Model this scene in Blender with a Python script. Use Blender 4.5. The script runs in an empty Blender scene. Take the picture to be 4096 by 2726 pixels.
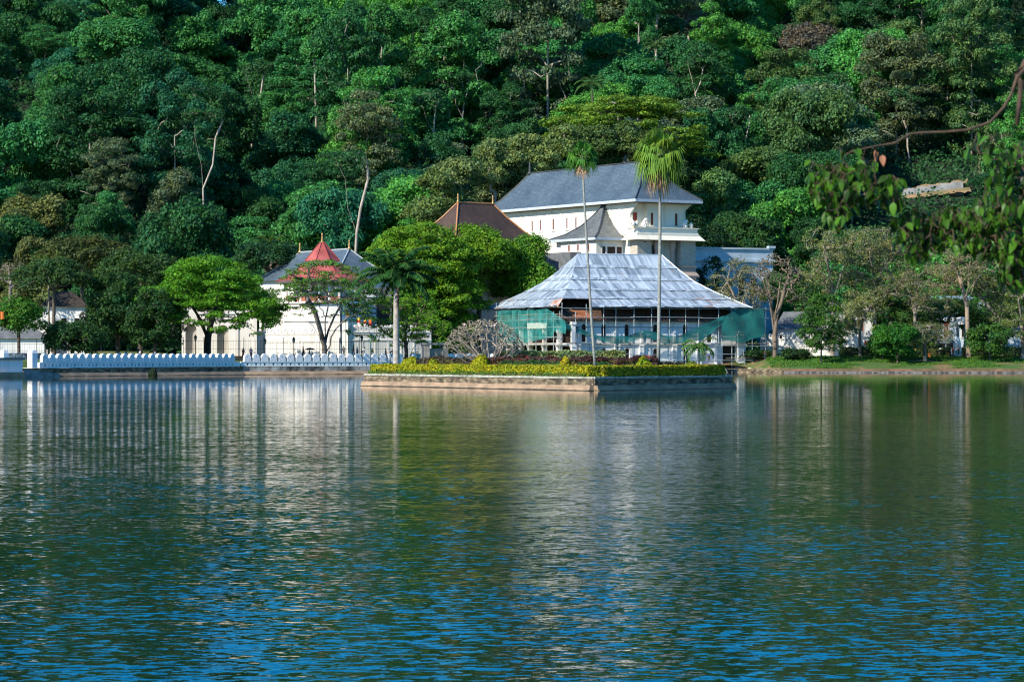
import bpy, bmesh, math, random
import numpy as np
from mathutils import Vector, Matrix, noise as mnoise

# ------------------------------------------------------------------ camera, sky, sun, exposure
S = bpy.context.scene
COL = S.collection
F, HC, PX0, PY0 = 11000.0, 3.5, 2048.0, 1412.0      # focal length and horizon of the 4096 px photograph, eye height

cam_d = bpy.data.cameras.new('camera')
cam = bpy.data.objects.new('camera', cam_d); COL.objects.link(cam)
cam.location = (0, 0, HC); cam.rotation_euler = (math.radians(90), 0, 0)
cam_d.sensor_width = 36; cam_d.lens = 36 * F / 4096
cam_d.shift_y = (PY0 - 1363) / 4096
cam_d.clip_start = 0.1; cam_d.clip_end = 6000
cam_d.dof.use_dof = True; cam_d.dof.focus_distance = 420; cam_d.dof.aperture_fstop = 11
S.camera = cam

SUN_TO = Vector((-0.76, -0.65, 0)).normalized()
ELEV = math.radians(36)
sdir = Vector((SUN_TO.x * math.cos(ELEV), SUN_TO.y * math.cos(ELEV), math.sin(ELEV)))
W = bpy.data.worlds.new('World'); S.world = W; W.use_nodes = True
nt = W.node_tree; bg = nt.nodes['Background']
sky = nt.nodes.new('ShaderNodeTexSky'); sky.sky_type = 'NISHITA'; sky.sun_disc = False
sky.sun_elevation = ELEV; sky.sun_rotation = math.atan2(SUN_TO.x, SUN_TO.y)
sky.air_density = 1.0; sky.dust_density = 0.3; sky.ozone_density = 4.0; sky.altitude = 500
hs = nt.nodes.new('ShaderNodeHueSaturation'); hs.inputs['Saturation'].default_value = 1.55
nt.links.new(sky.outputs[0], hs.inputs['Color']); nt.links.new(hs.outputs[0], bg.inputs[0])
bg.inputs[1].default_value = 0.145
sun_d = bpy.data.lights.new('sun', 'SUN'); sun_d.energy = 5.0; sun_d.angle = math.radians(0.5); sun_d.color = (1.0, 0.925, 0.79)
sun = bpy.data.objects.new('sun', sun_d); COL.objects.link(sun)
sun.rotation_euler = (-sdir).to_track_quat('-Z', 'Y').to_euler(); sun.location = (-300, -250, 300)
S.view_settings.view_transform = 'Standard'; S.view_settings.look = 'None'
S.view_settings.exposure = 0.5; S.view_settings.gamma = 1.0
S.cycles.filter_width = 1.15
S.cycles.max_bounces = 6; S.cycles.diffuse_bounces = 2; S.cycles.glossy_bounces = 3
S.cycles.transmission_bounces = 4; S.cycles.transparent_max_bounces = 8
S.cycles.caustics_reflective = False; S.cycles.caustics_refractive = False

R = random.Random(7)

def P(px, py, Y):
    """point of the photograph (4096 px wide) at depth Y"""
    return Vector(((px - PX0) / F * Y, Y, HC - (py - PY0) / F * Y))
def XX(px, Y): return (px - PX0) / F * Y
def ZZ(py, Y): return HC - (py - PY0) / F * Y
def m_per_px(Y): return Y / F

# ------------------------------------------------------------------ materials
MATS = {}
def ramp(nt, fac, stops):
    n = nt.nodes.new('ShaderNodeValToRGB')
    while len(n.color_ramp.elements) < len(stops): n.color_ramp.elements.new(0.5)
    for e, (p, c) in zip(n.color_ramp.elements, stops):
        e.position = p; e.color = (*c, 1)
    if fac is not None: nt.links.new(fac, n.inputs[0])
    return n
def noise_node(nt, scale, detail=4, coord='Object', stretch=(1, 1, 1), rough=.55):
    tc = nt.nodes.new('ShaderNodeTexCoord'); mp = nt.nodes.new('ShaderNodeMapping')
    mp.inputs['Scale'].default_value = stretch
    nt.links.new(tc.outputs[coord], mp.inputs[0])
    n = nt.nodes.new('ShaderNodeTexNoise'); n.inputs['Scale'].default_value = scale
    n.inputs['Detail'].default_value = detail; n.inputs['Roughness'].default_value = rough
    nt.links.new(mp.outputs[0], n.inputs['Vector'])
    return n
def mat(name, c1, c2=None, scale=.6, rough=.8, stretch=(1, 1, 1), bump=0, bscale=6, spec=.3, lo=.35, hi=.65, metal=0, c3=None):
    if name in MATS: return MATS[name]
    m = bpy.data.materials.new(name); m.use_nodes = True; nt = m.node_tree
    b = nt.nodes['Principled BSDF']
    b.inputs['Roughness'].default_value = rough; b.inputs['Specular IOR Level'].default_value = spec
    b.inputs['Metallic'].default_value = metal
    c2 = c2 or tuple(x * .8 for x in c1)
    n = noise_node(nt, scale, 5, 'Object', stretch)
    st = [(lo, c2), (hi, c1)]
    if c3: st = [(lo, c3), ((lo + hi) / 2, c2), (hi, c1)]
    r = ramp(nt, n.outputs['Fac'], st)
    nt.links.new(r.outputs[0], b.inputs['Base Color'])
    if bump:
        n2 = noise_node(nt, bscale, 4, 'Object', stretch)
        bp = nt.nodes.new('ShaderNodeBump'); bp.inputs['Strength'].default_value = bump; bp.inputs['Distance'].default_value = .1
        nt.links.new(n2.outputs['Fac'], bp.inputs['Height']); nt.links.new(bp.outputs[0], b.inputs['Normal'])
    MATS[name] = m
    return m

def leaf_mat(name, trans=.32, warm=(1.28, 1.08, .75), spread=.5, fixed=None, rough=.6):
    """thin leaves: the object's own colour, varied leaf by leaf"""
    m = bpy.data.materials.new(name); m.use_nodes = True; nt = m.node_tree
    b = nt.nodes['Principled BSDF']; out = nt.nodes['Material Output']
    b.inputs['Roughness'].default_value = rough; b.inputs['Specular IOR Level'].default_value = .22
    oi = nt.nodes.new('ShaderNodeObjectInfo'); ge = nt.nodes.new('ShaderNodeNewGeometry')
    if fixed:
        rgb = nt.nodes.new('ShaderNodeRGB'); rgb.outputs[0].default_value = (*fixed, 1); base = rgb.outputs[0]
    else: base = oi.outputs['Color']
    v = nt.nodes.new('ShaderNodeMapRange'); v.inputs['To Min'].default_value = 1 - spread; v.inputs['To Max'].default_value = 1 + spread
    nt.links.new(ge.outputs['Random Per Island'], v.inputs['Value'])
    mul = nt.nodes.new('ShaderNodeVectorMath'); mul.operation = 'SCALE'
    nt.links.new(base, mul.inputs[0]); nt.links.new(v.outputs[0], mul.inputs['Scale'])
    # some sprays are yellower than others
    n = noise_node(nt, .55, 3, 'Object')
    rr = ramp(nt, n.outputs['Fac'], [(.38, (.85, .95, 1.1)), (.62, warm)])
    mu2 = nt.nodes.new('ShaderNodeVectorMath'); mu2.operation = 'MULTIPLY'
    nt.links.new(mul.outputs[0], mu2.inputs[0]); nt.links.new(rr.outputs[0], mu2.inputs[1])
    nt.links.new(mu2.outputs[0], b.inputs['Base Color'])
    tr = nt.nodes.new('ShaderNodeBsdfTranslucent'); nt.links.new(mu2.outputs[0], tr.inputs['Color'])
    mx = nt.nodes.new('ShaderNodeMixShader'); mx.inputs[0].default_value = trans
    nt.links.new(b.outputs[0], mx.inputs[1]); nt.links.new(tr.outputs[0], mx.inputs[2])
    nt.links.new(mx.outputs[0], out.inputs['Surface'])
    MATS[name] = m
    return m

LEAF = leaf_mat('leaf')
LEAF_FRONT = leaf_mat('leaf_front', .34, (1.35, 1.1, .6), .5)
HEDGE = leaf_mat('hedge_leaf', .25, (1.1, 1.0, .8), .45)
FROND = leaf_mat('frond_leaf', .25, (1.2, 1.05, .8), .35)
NEARLEAF = leaf_mat('near_leaf', .22, (1.7, 1.35, .7), .8, rough=.4)
BARK_PALE = mat('bark_pale', (.42, .38, .30), (.22, .19, .15), .8, .9, (1, 1, .3))
BARK = mat('bark', (.16, .13, .10), (.07, .055, .045), 1.2, .9, (1, 1, .3))
BARK_DARK = mat('bark_dark', (.045, .04, .035), (.02, .02, .02), 1.2, .9, (1, 1, .3))
BARK_GREY = mat('bark_grey', (.34, .29, .24), (.17, .14, .11), .9, .9, (1, 1, .3))
BARK_TAN = mat('bark_tan', (.40, .30, .21), (.22, .17, .12), .9, .9, (1, 1, .3))
PALM_TRUNK = mat('palm_trunk', (.36, .37, .33), (.20, .21, .19), 2.0, .9, (1, 1, 6), .3, 8)
PALM_TRUNK_WHITE = mat('palm_trunk_white', (.50, .46, .41), (.28, .24, .21), 1.2, .9, (1, 1, 1.5), .2, 8)
SHAFT = mat('crownshaft', (.09, .25, .03), (.06, .16, .03), 1, .4)
THATCH = leaf_mat('dead_frond', .2, (1.1, .95, .8), .4)
WHITE = mat('white_plaster', (.86, .83, .77), (.78, .74, .67), .5, .85, (1, 1, .16), .15, 9, lo=.27, hi=.55, c3=(.52, .48, .42))
CREAM = mat('cream_plaster', (.82, .77, .64), (.78, .72, .58), .5, .85, (1, 1, .14), .1, 6, lo=.26, hi=.5, c3=(.55, .50, .41))
STONE_CREAM = mat('cream_stone', (.52, .46, .38), (.42, .37, .30), .8, .85, (1, 1, 2.5), .3, 5)
PINK_STONE = mat('pink_stone', (.50, .38, .30), (.40, .30, .24), .9, .85)
WHITEWASH = mat('whitewash', (.90, .90, .89), (.74, .75, .75), .9, .9, (1, 1, .6), .2, 7, lo=.28, hi=.5)
OLDWHITE = mat('stained_whitewash', (.82, .82, .80), (.58, .58, .57), .55, .9, (1, 1, .35), .2, 6, lo=.3, hi=.55)
SHADE_BLUE_WALL = mat('shade_blue_plaster', (.50, .58, .64), (.38, .46, .52), .3, .85)  # the bluish cast of shade is put into this wall colour
DARK = mat('dark_opening', (.012, .012, .014), (.02, .018, .016), 1, .6)
REDWOOD = mat('red_brown_wood', (.20, .055, .03), (.12, .035, .02), 2, .6)
GOLD = mat('gilded_metal', (.65, .38, .12), (.45, .24, .08), 2, .35, spec=.6, metal=.6)
COPPER = mat('copper_edge', (.55, .26, .11), (.42, .18, .07), 2, .5)
IRON = mat('black_iron', (.02, .02, .022), (.015, .015, .016), 3, .6)
POLE = mat('galvanised_pole', (.42, .46, .46), (.25, .29, .29), 3, .5, spec=.5)
BAMBOO = mat('timber_pole', (.42, .35, .24), (.26, .21, .15), 2, .8)
GREYPOLE = mat('grey_painted_pole', (.22, .25, .27), (.15, .18, .20), 2, .6)
STONE_DARK = mat('mossy_shaded_stone', (.32, .26, .17), (.15, .115, .075), .9, .95, (1, 1, 3), .6, 4, c3=(.045, .04, .03))  # mossy courses; doubles as the dark tone painted on shaded stone
STONE_TAN = mat('tan_stone', (.42, .29, .19), (.25, .175, .115), .7, .9, (1, 1, 2), .5, 3)
STONE_PALE = mat('pale_capping', (.52, .52, .44), (.22, .23, .17), 1.6, .9, (1, 1, 1), .4, 6)
STONE_WORN_LIT = mat('worn_lit_stone', (.62, .56, .48), (.30, .27, .22), .55, .9, (1, 1, .8), .5, 4, c3=(.06, .06, .055))  # worn stone, its pale tone standing for direct sun
RUBBLE = mat('grey_rubble', (.42, .44, .46), (.10, .11, .12), 2.2, .9, bump=.8, bscale=3, lo=.42, hi=.56)
CONCRETE = mat('grey_concrete', (.30, .30, .29), (.18, .18, .17), 1, .9)
def coursed(name, c1, c2, period):
    m = mat(name, c1, c2, .45, .65, (1, 1, 1), c3=tuple(x * .7 for x in c2), lo=.3, hi=.6); nt = m.node_tree; b = nt.nodes['Principled BSDF']; lk = b.inputs['Base Color'].links[0].from_socket
    tc = nt.nodes.new('ShaderNodeTexCoord'); wv = nt.nodes.new('ShaderNodeTexWave'); wv.bands_direction = 'Z'; wv.wave_profile = 'SAW'; wv.inputs['Scale'].default_value = .314 / period; wv.inputs['Distortion'].default_value = .4
    nt.links.new(tc.outputs['Object'], wv.inputs['Vector']); r = ramp(nt, wv.outputs['Fac'], [(0, (.70, .70, .70)), (.35, (1.05, 1.05, 1.05))])
    mu = nt.nodes.new('ShaderNodeVectorMath'); mu.operation = 'MULTIPLY'; nt.links.new(lk, mu.inputs[0]); nt.links.new(r.outputs[0], mu.inputs[1]); nt.links.new(mu.outputs[0], b.inputs['Base Color'])
    bp = nt.nodes.new('ShaderNodeBump'); bp.inputs['Strength'].default_value = .5; bp.inputs['Distance'].default_value = .06; nt.links.new(wv.outputs['Fac'], bp.inputs['Height']); nt.links.new(bp.outputs[0], b.inputs['Normal'])
    return m
RED_ROOF = coursed('red_tin_roof', (.42, .105, .095), (.33, .075, .065), .42)
TILE_OLD = mat('old_clay_tile', (.14, .075, .045), (.045, .03, .025), 1.6, .9, (1, 1, 3), .6, 7)
ROOF_GREY = mat('dull_grey_roof', (.16, .17, .18), (.10, .11, .12), .8, .8)
ROOF_BLUEGREY = mat('blue_grey_roof', (.20, .27, .33), (.14, .20, .26), .6, .6)

def shingle(name, c1, c2, rows=.35, cols=.6, rough=.55, spec=.35, warm=None):
    m = bpy.data.materials.new(name); m.use_nodes = True; nt = m.node_tree; b = nt.nodes['Principled BSDF']
    b.inputs['Roughness'].default_value = rough; b.inputs['Specular IOR Level'].default_value = spec
    tc = nt.nodes.new('ShaderNodeTexCoord')
    br = nt.nodes.new('ShaderNodeTexBrick'); br.inputs['Scale'].default_value = 1
    br.inputs['Brick Width'].default_value = cols; br.inputs['Row Height'].default_value = rows
    br.inputs['Mortar Size'].default_value = .02; br.inputs['Color1'].default_value = (*c1, 1); br.inputs['Color2'].default_value = (*c2, 1)
    br.inputs['Mortar'].default_value = (*[x * .45 for x in c2], 1)
    nt.links.new(tc.outputs['UV'], br.inputs['Vector'])
    n = noise_node(nt, .18, 5, 'Object')
    rr = ramp(nt, n.outputs['Fac'], [(.35, (.75, .78, .8)), (.65, (1.15, 1.15, 1.12))])
    mu = nt.nodes.new('ShaderNodeVectorMath'); mu.operation = 'MULTIPLY'
    nt.links.new(br.outputs['Color'], mu.inputs[0]); nt.links.new(rr.outputs[0], mu.inputs[1])
    nt.links.new(mu.outputs[0], b.inputs['Base Color'])
    bp = nt.nodes.new('ShaderNodeBump'); bp.inputs['Strength'].default_value = .5; bp.inputs['Distance'].default_value = .05
    nt.links.new(br.outputs['Fac'], bp.inputs['Height']); nt.links.new(bp.outputs[0], b.inputs['Normal'])
    MATS[name] = m; return m
SLATE = shingle('slate_shingles', (.10, .14, .18), (.072, .105, .138), .4, .7)
SLATE_WORN = shingle('worn_slate', (.17, .18, .175), (.12, .13, .13), .4, .7)
BROWN_TILE = shingle('brown_tiles', (.095, .058, .040), (.070, .043, .032), .45, .5)

def tin_sheets():
    m = bpy.data.materials.new('zinc_sheets'); m.use_nodes = True; nt = m.node_tree; b = nt.nodes['Principled BSDF']
    b.inputs['Roughness'].default_value = .5; b.inputs['Metallic'].default_value = .25; b.inputs['Specular IOR Level'].default_value = .5
    tc = nt.nodes.new('ShaderNodeTexCoord'); sp = nt.nodes.new('ShaderNodeSeparateXYZ'); nt.links.new(tc.outputs['UV'], sp.inputs[0])
    def math_(op, a, bb=None, c=None):
        n = nt.nodes.new('ShaderNodeMath'); n.operation = op
        for i, v in enumerate((a, bb, c)):
            if v is None: continue
            if isinstance(v, (int, float)): n.inputs[i].default_value = v
            else: nt.links.new(v, n.inputs[i])
        return n.outputs[0]
    row = math_('FLOOR', math_('DIVIDE', sp.outputs['Y'], 3.1))
    colm = math_('FLOOR', math_('DIVIDE', sp.outputs['X'], .85))
    cv = nt.nodes.new('ShaderNodeCombineXYZ'); nt.links.new(colm, cv.inputs[0]); nt.links.new(row, cv.inputs[1])
    wn = nt.nodes.new('ShaderNodeTexWhiteNoise'); wn.noise_dimensions = '2D'; nt.links.new(cv.outputs[0], wn.inputs['Vector'])
    wr = nt.nodes.new('ShaderNodeTexWhiteNoise'); wr.noise_dimensions = '1D'; nt.links.new(row, wr.inputs['W'])
    sheet = ramp(nt, wn.outputs['Value'], [(0, (.34, .41, .46)), (.45, (.48, .56, .62)), (1, (.63, .71, .77))])
    rowc = ramp(nt, wr.outputs['Value'], [(0, (.78, .80, .82)), (1, (1.1, 1.1, 1.1))])
    mu = nt.nodes.new('ShaderNodeVectorMath'); mu.operation = 'MULTIPLY'
    nt.links.new(sheet.outputs[0], mu.inputs[0]); nt.links.new(rowc.outputs[0], mu.inputs[1])
    # streaks of dirt down the slope, and rust
    mp = nt.nodes.new('ShaderNodeMapping'); mp.inputs['Scale'].default_value = (1.4, .12, 1); nt.links.new(tc.outputs['UV'], mp.inputs[0])
    n = nt.nodes.new('ShaderNodeTexNoise'); n.inputs['Scale'].default_value = 1.0; n.inputs['Detail'].default_value = 5; nt.links.new(mp.outputs[0], n.inputs['Vector'])
    st = ramp(nt, n.outputs['Fac'], [(.36, (.50, .53, .56)), (.60, (1.08, 1.08, 1.08))])
    mu2 = nt.nodes.new('ShaderNodeVectorMath'); mu2.operation = 'MULTIPLY'
    nt.links.new(mu.outputs[0], mu2.inputs[0]); nt.links.new(st.outputs[0], mu2.inputs[1])
    mp2 = nt.nodes.new('ShaderNodeMapping'); mp2.inputs['Scale'].default_value = (.28, .09, 1); nt.links.new(tc.outputs['UV'], mp2.inputs[0])
    n2 = nt.nodes.new('ShaderNodeTexNoise'); n2.inputs['Scale'].default_value = 1.0; n2.inputs['Detail'].default_value = 6; nt.links.new(mp2.outputs[0], n2.inputs['Vector'])
    rf = ramp(nt, n2.outputs['Fac'], [(.63, (0, 0, 0)), (.70, (.8, .8, .8))])
    mx = nt.nodes.new('ShaderNodeMix'); mx.data_type = 'RGBA'
    nt.links.new(rf.outputs[0], mx.inputs['Factor']); nt.links.new(mu2.outputs[0], mx.inputs['A']); mx.inputs['B'].default_value = (.42, .27, .19, 1)
    nt.links.new(mx.outputs['Result'], b.inputs['Base Color'])
    wv = nt.nodes.new('ShaderNodeMath'); wv.operation = 'SINE'; nt.links.new(math_('MULTIPLY', sp.outputs['X'], 30), wv.inputs[0])
    bp = nt.nodes.new('ShaderNodeBump'); bp.inputs['Strength'].default_value = .35; bp.inputs['Distance'].default_value = .04
    nt.links.new(wv.outputs[0], bp.inputs['Height']); nt.links.new(bp.outputs[0], b.inputs['Normal'])
    return m
ZINC = tin_sheets()

def net_mat():
    m = bpy.data.materials.new('green_netting'); m.use_nodes = True; nt = m.node_tree; b = nt.nodes['Principled BSDF']; out = nt.nodes['Material Output']
    n = noise_node(nt, .5, 4, 'Object', (1, 1, 1))
    r = ramp(nt, n.outputs['Fac'], [(.3, (.02, .28, .26)), (.7, (.05, .42, .38))]); nt.links.new(r.outputs[0], b.inputs['Base Color'])
    b.inputs['Roughness'].default_value = .8
    tp = nt.nodes.new('ShaderNodeBsdfTransparent'); mx = nt.nodes.new('ShaderNodeMixShader')
    f = ramp(nt, n.outputs['Fac'], [(.3, (.26, .26, .26)), (.7, (.60, .60, .60))]); nt.links.new(f.outputs[0], mx.inputs[0])
    nt.links.new(tp.outputs[0], mx.inputs[1]); nt.links.new(b.outputs[0], mx.inputs[2]); nt.links.new(mx.outputs[0], out.inputs['Surface'])
    return m
NET = net_mat()

def water_mat():
    m = bpy.data.materials.new('lake_water'); m.use_nodes = True; nt = m.node_tree; b = nt.nodes['Principled BSDF']
    b.inputs['Base Color'].default_value = (.004, .018, .012, 1); b.inputs['Roughness'].default_value = .03
    b.inputs['IOR'].default_value = 1.33; b.inputs['Specular IOR Level'].default_value = .5
    ge = nt.nodes.new('ShaderNodeNewGeometry')
    def nz(stretch, detail, rough=.5, rot=0.0):
        mp = nt.nodes.new('ShaderNodeMapping'); mp.inputs['Scale'].default_value = stretch; mp.inputs['Rotation'].default_value = (0, 0, rot)
        nt.links.new(ge.outputs['Position'], mp.inputs[0])
        n = nt.nodes.new('ShaderNodeTexNoise'); n.inputs['Scale'].default_value = 1; n.inputs['Detail'].default_value = detail; n.inputs['Roughness'].default_value = rough
        nt.links.new(mp.outputs[0], n.inputs['Vector'])
        return n
    def vm(op, a, bb=None, scale=None):
        n = nt.nodes.new('ShaderNodeVectorMath'); n.operation = op
        nt.links.new(a, n.inputs[0])
        if bb is not None:
            if isinstance(bb, tuple): n.inputs[1].default_value = bb
            else: nt.links.new(bb, n.inputs[1])
        if scale is not None:
            if isinstance(scale, float): n.inputs['Scale'].default_value = scale
            else: nt.links.new(scale, n.inputs['Scale'])
        return n.outputs[0]
    a = nz((3.8, 7.2, 1), 3, .55, .06); c = nz((.30, .85, 1), 2, .5, -.08); d = nz((.05, .14, 1), 2, .5, .1)
    sa = vm('MULTIPLY', vm('SUBTRACT', a.outputs['Color'], (.5, .5, .5)), (.34, .50, 0))
    sc = vm('MULTIPLY', vm('SUBTRACT', c.outputs['Color'], (.5, .5, .5)), (.06, .12, 0))
    sd = vm('MULTIPLY', vm('SUBTRACT', d.outputs['Color'], (.5, .5, .5)), (.008, .03, 0))
    s = vm('ADD', vm('ADD', sa, sc), sd)
    # calmer in the lee of the far shore, with patches of breeze
    sp = nt.nodes.new('ShaderNodeSeparateXYZ'); nt.links.new(ge.outputs['Position'], sp.inputs[0])
    mr = ramp(nt, None, [(0, (.78, .78, .78)), (.07, (.66, .66, .66)), (.16, (.60, .60, .60)), (.23, (.46, .46, .46)), (.34, (.24, .24, .24)), (.6, (.085, .085, .085)), (1, (.06, .06, .06))])
    dv = nt.nodes.new('ShaderNodeMath'); dv.operation = 'DIVIDE'; dv.inputs[1].default_value = 460; nt.links.new(sp.outputs['Y'], dv.inputs[0]); nt.links.new(dv.outputs[0], mr.inputs[0])
    w = nz((.07, .035, 1), 4, .6, .25)
    wr = ramp(nt, w.outputs['Fac'], [(.3, (.5, .5, .5)), (.7, (1.35, 1.35, 1.35))])
    am = nt.nodes.new('ShaderNodeMath'); am.operation = 'MULTIPLY'; nt.links.new(mr.outputs[0], am.inputs[0]); nt.links.new(wr.outputs[0], am.inputs[1])
    s = vm('SCALE', vm('ADD', s, (0, -.018, 0)), None, am.outputs[0])
    nn = vm('NORMALIZE', vm('ADD', s, (0, 0, 1)))
    nt.links.new(nn, b.inputs['Normal'])
    return m
WATER = water_mat()

# ------------------------------------------------------------------ mesh building
def link(o, parent=None):
    COL.objects.link(o)
    if parent is not None: o.parent = parent
    return o
def tag(o, label=None, cat=None, group=None, kind=None):
    if label: o['label'] = label
    if cat: o['category'] = cat
    if group: o['group'] = group
    if kind: o['kind'] = kind
    return o
def empty(name, loc, rz=0, label=None, cat=None, group=None):
    o = bpy.data.objects.new(name, None); o.empty_display_size = .3
    o.location = loc; o.rotation_euler = (0, 0, rz); link(o)
    return tag(o, label, cat, group)

class MB:
    """collects faces, then builds ONE mesh object"""
    def __init__(s): s.v = []; s.f = []; s.uv = []
    def add(s, verts, faces, uvs=None):
        o = len(s.v); s.v += [tuple(v) for v in verts]
        for i, f in enumerate(faces):
            s.f.append([o + k for k in f])
            s.uv.append(uvs[i] if uvs else None)
    def box(s, x0, x1, y0, y1, z0, z1):
        v = [(x0, y0, z0), (x1, y0, z0), (x1, y1, z0), (x0, y1, z0), (x0, y0, z1), (x1, y0, z1), (x1, y1, z1), (x0, y1, z1)]
        s.add(v, [(0, 3, 2, 1), (4, 5, 6, 7), (0, 1, 5, 4), (1, 2, 6, 5), (2, 3, 7, 6), (3, 0, 4, 7)])
    def frustum(s, x0, x1, y0, y1, z0, z1, g):
        """box whose bottom is wider than its top by g on each side"""
        v = [(x0 - g, y0 - g, z0), (x1 + g, y0 - g, z0), (x1 + g, y1 + g, z0), (x0 - g, y1 + g, z0), (x0, y0, z1), (x1, y0, z1), (x1, y1, z1), (x0, y1, z1)]
        s.add(v, [(0, 3, 2, 1), (4, 5, 6, 7), (0, 1, 5, 4), (1, 2, 6, 5), (2, 3, 7, 6), (3, 0, 4, 7)])
    def tube(s, pts, rad, n=6, cap=True):
        pts = [Vector(p) for p in pts]; o = len(s.v); k = len(pts)
        for i, p in enumerate(pts):
            d = (pts[min(i + 1, k - 1)] - pts[max(i - 1, 0)]).normalized()
            a = d.cross(Vector((0, 0, 1)) if abs(d.z) < .95 else Vector((1, 0, 0))).normalized(); b = d.cross(a)
            r = rad[i] if hasattr(rad, '__len__') else rad
            for j in range(n):
                t = 2 * math.pi * j / n
                s.v.append(tuple(p + a * (r * math.cos(t)) + b * (r * math.sin(t))))
        for i in range(k - 1):
            for j in range(n):
                s.f.append([o + i * n + j, o + i * n + (j + 1) % n, o + (i + 1) * n + (j + 1) % n, o + (i + 1) * n + j]); s.uv.append(None)
        if cap:
            s.f.append([o + j for j in range(n)][::-1]); s.f.append([o + (k - 1) * n + j for j in range(n)]); s.uv += [None, None]
    def lathe(s, prof, cx=0, cy=0, n=12, ph=0.0):
        o = len(s.v); k = len(prof)
        for r, z in prof:
            for j in range(n):
                t = 2 * math.pi * j / n + ph
                s.v.append((cx + r * math.cos(t), cy + r * math.sin(t), z))
        for i in range(k - 1):
            for j in range(n):
                s.f.append([o + i * n + j, o + i * n + (j + 1) % n, o + (i + 1) * n + (j + 1) % n, o + (i + 1) * n + j]); s.uv.append(None)
        s.f.append([o + j for j in range(n)][::-1]); s.f.append([o + (k - 1) * n + j for j in range(n)]); s.uv += [None, None]
    def sheet(s, outer, holes, org, ax, ay, thick):
        """flat outline with openings, given real thickness (along ax x ay, backwards)"""
        bm = bmesh.new(); ax = Vector(ax); ay = Vector(ay); nn = ax.cross(ay).normalized(); org = Vector(org)
        for lp in [outer] + list(holes):
            vs = [bm.verts.new(org + ax * x + ay * y) for x, y in lp]
            for i in range(len(vs)): bm.edges.new((vs[i], vs[(i + 1) % len(vs)]))
        bmesh.ops.triangle_fill(bm, use_beauty=True, use_dissolve=False, edges=bm.edges[:], normal=nn)
        r = bmesh.ops.extrude_face_region(bm, geom=bm.faces[:])
        bmesh.ops.translate(bm, vec=-nn * thick, verts=[g for g in r['geom'] if isinstance(g, bmesh.types.BMVert)])
        bmesh.ops.recalc_face_normals(bm, faces=bm.faces[:])
        bm.verts.index_update()
        s.add([v.co[:] for v in bm.verts], [[v.index for v in f.verts] for f in bm.faces]); bm.free()
    def build(s, name, m, parent=None, loc=None, dz=0, smooth=False):
        me = bpy.data.meshes.new(name)
        v = [(x, y, z - dz) for x, y, z in s.v] if dz else s.v
        me.from_pydata(v, [], s.f)
        if any(u is not None for u in s.uv):
            ul = me.uv_layers.new(name='UVMap'); k = 0
            for fi, p in enumerate(me.polygons):
                u = s.uv[fi]
                for j in range(p.loop_total):
                    if u is not None: ul.data[p.loop_start + j].uv = u[j]
        me.materials.append(m)
        if smooth: me.polygons.foreach_set('use_smooth', [True] * len(me.polygons))
        me.update()
        o = bpy.data.objects.new(name, me); link(o, parent)
        if loc is not None: o.location = loc
        return o

def arch(cx, w, z0, z1, n=7):
    """outline of a round-headed opening"""
    r = w / 2; p = [(cx - r, z0), (cx + r, z0)]
    for i in range(n + 1):
        t = math.pi * i / n; p.append((cx + r * math.cos(t), z1 - r + r * math.sin(t)))
    return p
def rect(x0, x1, z0, z1): return [(x0, z0), (x1, z0), (x1, z1), (x0, z1)]

def cards(name, C, N, size, m, rng, asp=.6, parent=None, color=None):
    """one mesh of n small leaf-shaped faces"""
    n = len(C)
    rv = rng.normal(size=(n, 3)); N = N / (np.linalg.norm(N, axis=1, keepdims=True) + 1e-9)
    U = np.cross(N, rv); U /= np.linalg.norm(U, axis=1, keepdims=True) + 1e-9
    V = np.cross(N, U); s = (size * rng.uniform(.65, 1.35, n))[:, None] if np.isscalar(size) else size[:, None]
    Q = np.empty((n, 4, 3), np.float32)
    Q[:, 0] = C + U * s; Q[:, 1] = C + V * s * asp; Q[:, 2] = C - U * s; Q[:, 3] = C - V * s * asp
    return quads(name, Q, m, parent, color)
def quads(name, Q, m, parent=None, color=None):
    n = len(Q); me = bpy.data.meshes.new(name)
    me.vertices.add(4 * n); me.loops.add(4 * n); me.polygons.add(n)
    me.vertices.foreach_set('co', np.ascontiguousarray(Q, np.float32).ravel())
    me.loops.foreach_set('vertex_index', np.arange(4 * n, dtype=np.int32))
    me.polygons.foreach_set('loop_start', np.arange(0, 4 * n, 4, dtype=np.int32))
    me.update(calc_edges=True); me.materials.append(m)
    o = bpy.data.objects.new(name, me); link(o, parent)
    if color: o.color = (*color, 1)
    return o

def copy_tree(o, parent=None):
    c = o.copy(); COL.objects.link(c)
    if parent is not None: c.parent = parent
    for ch in list(o.children): copy_tree(ch, c)
    return c

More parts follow.
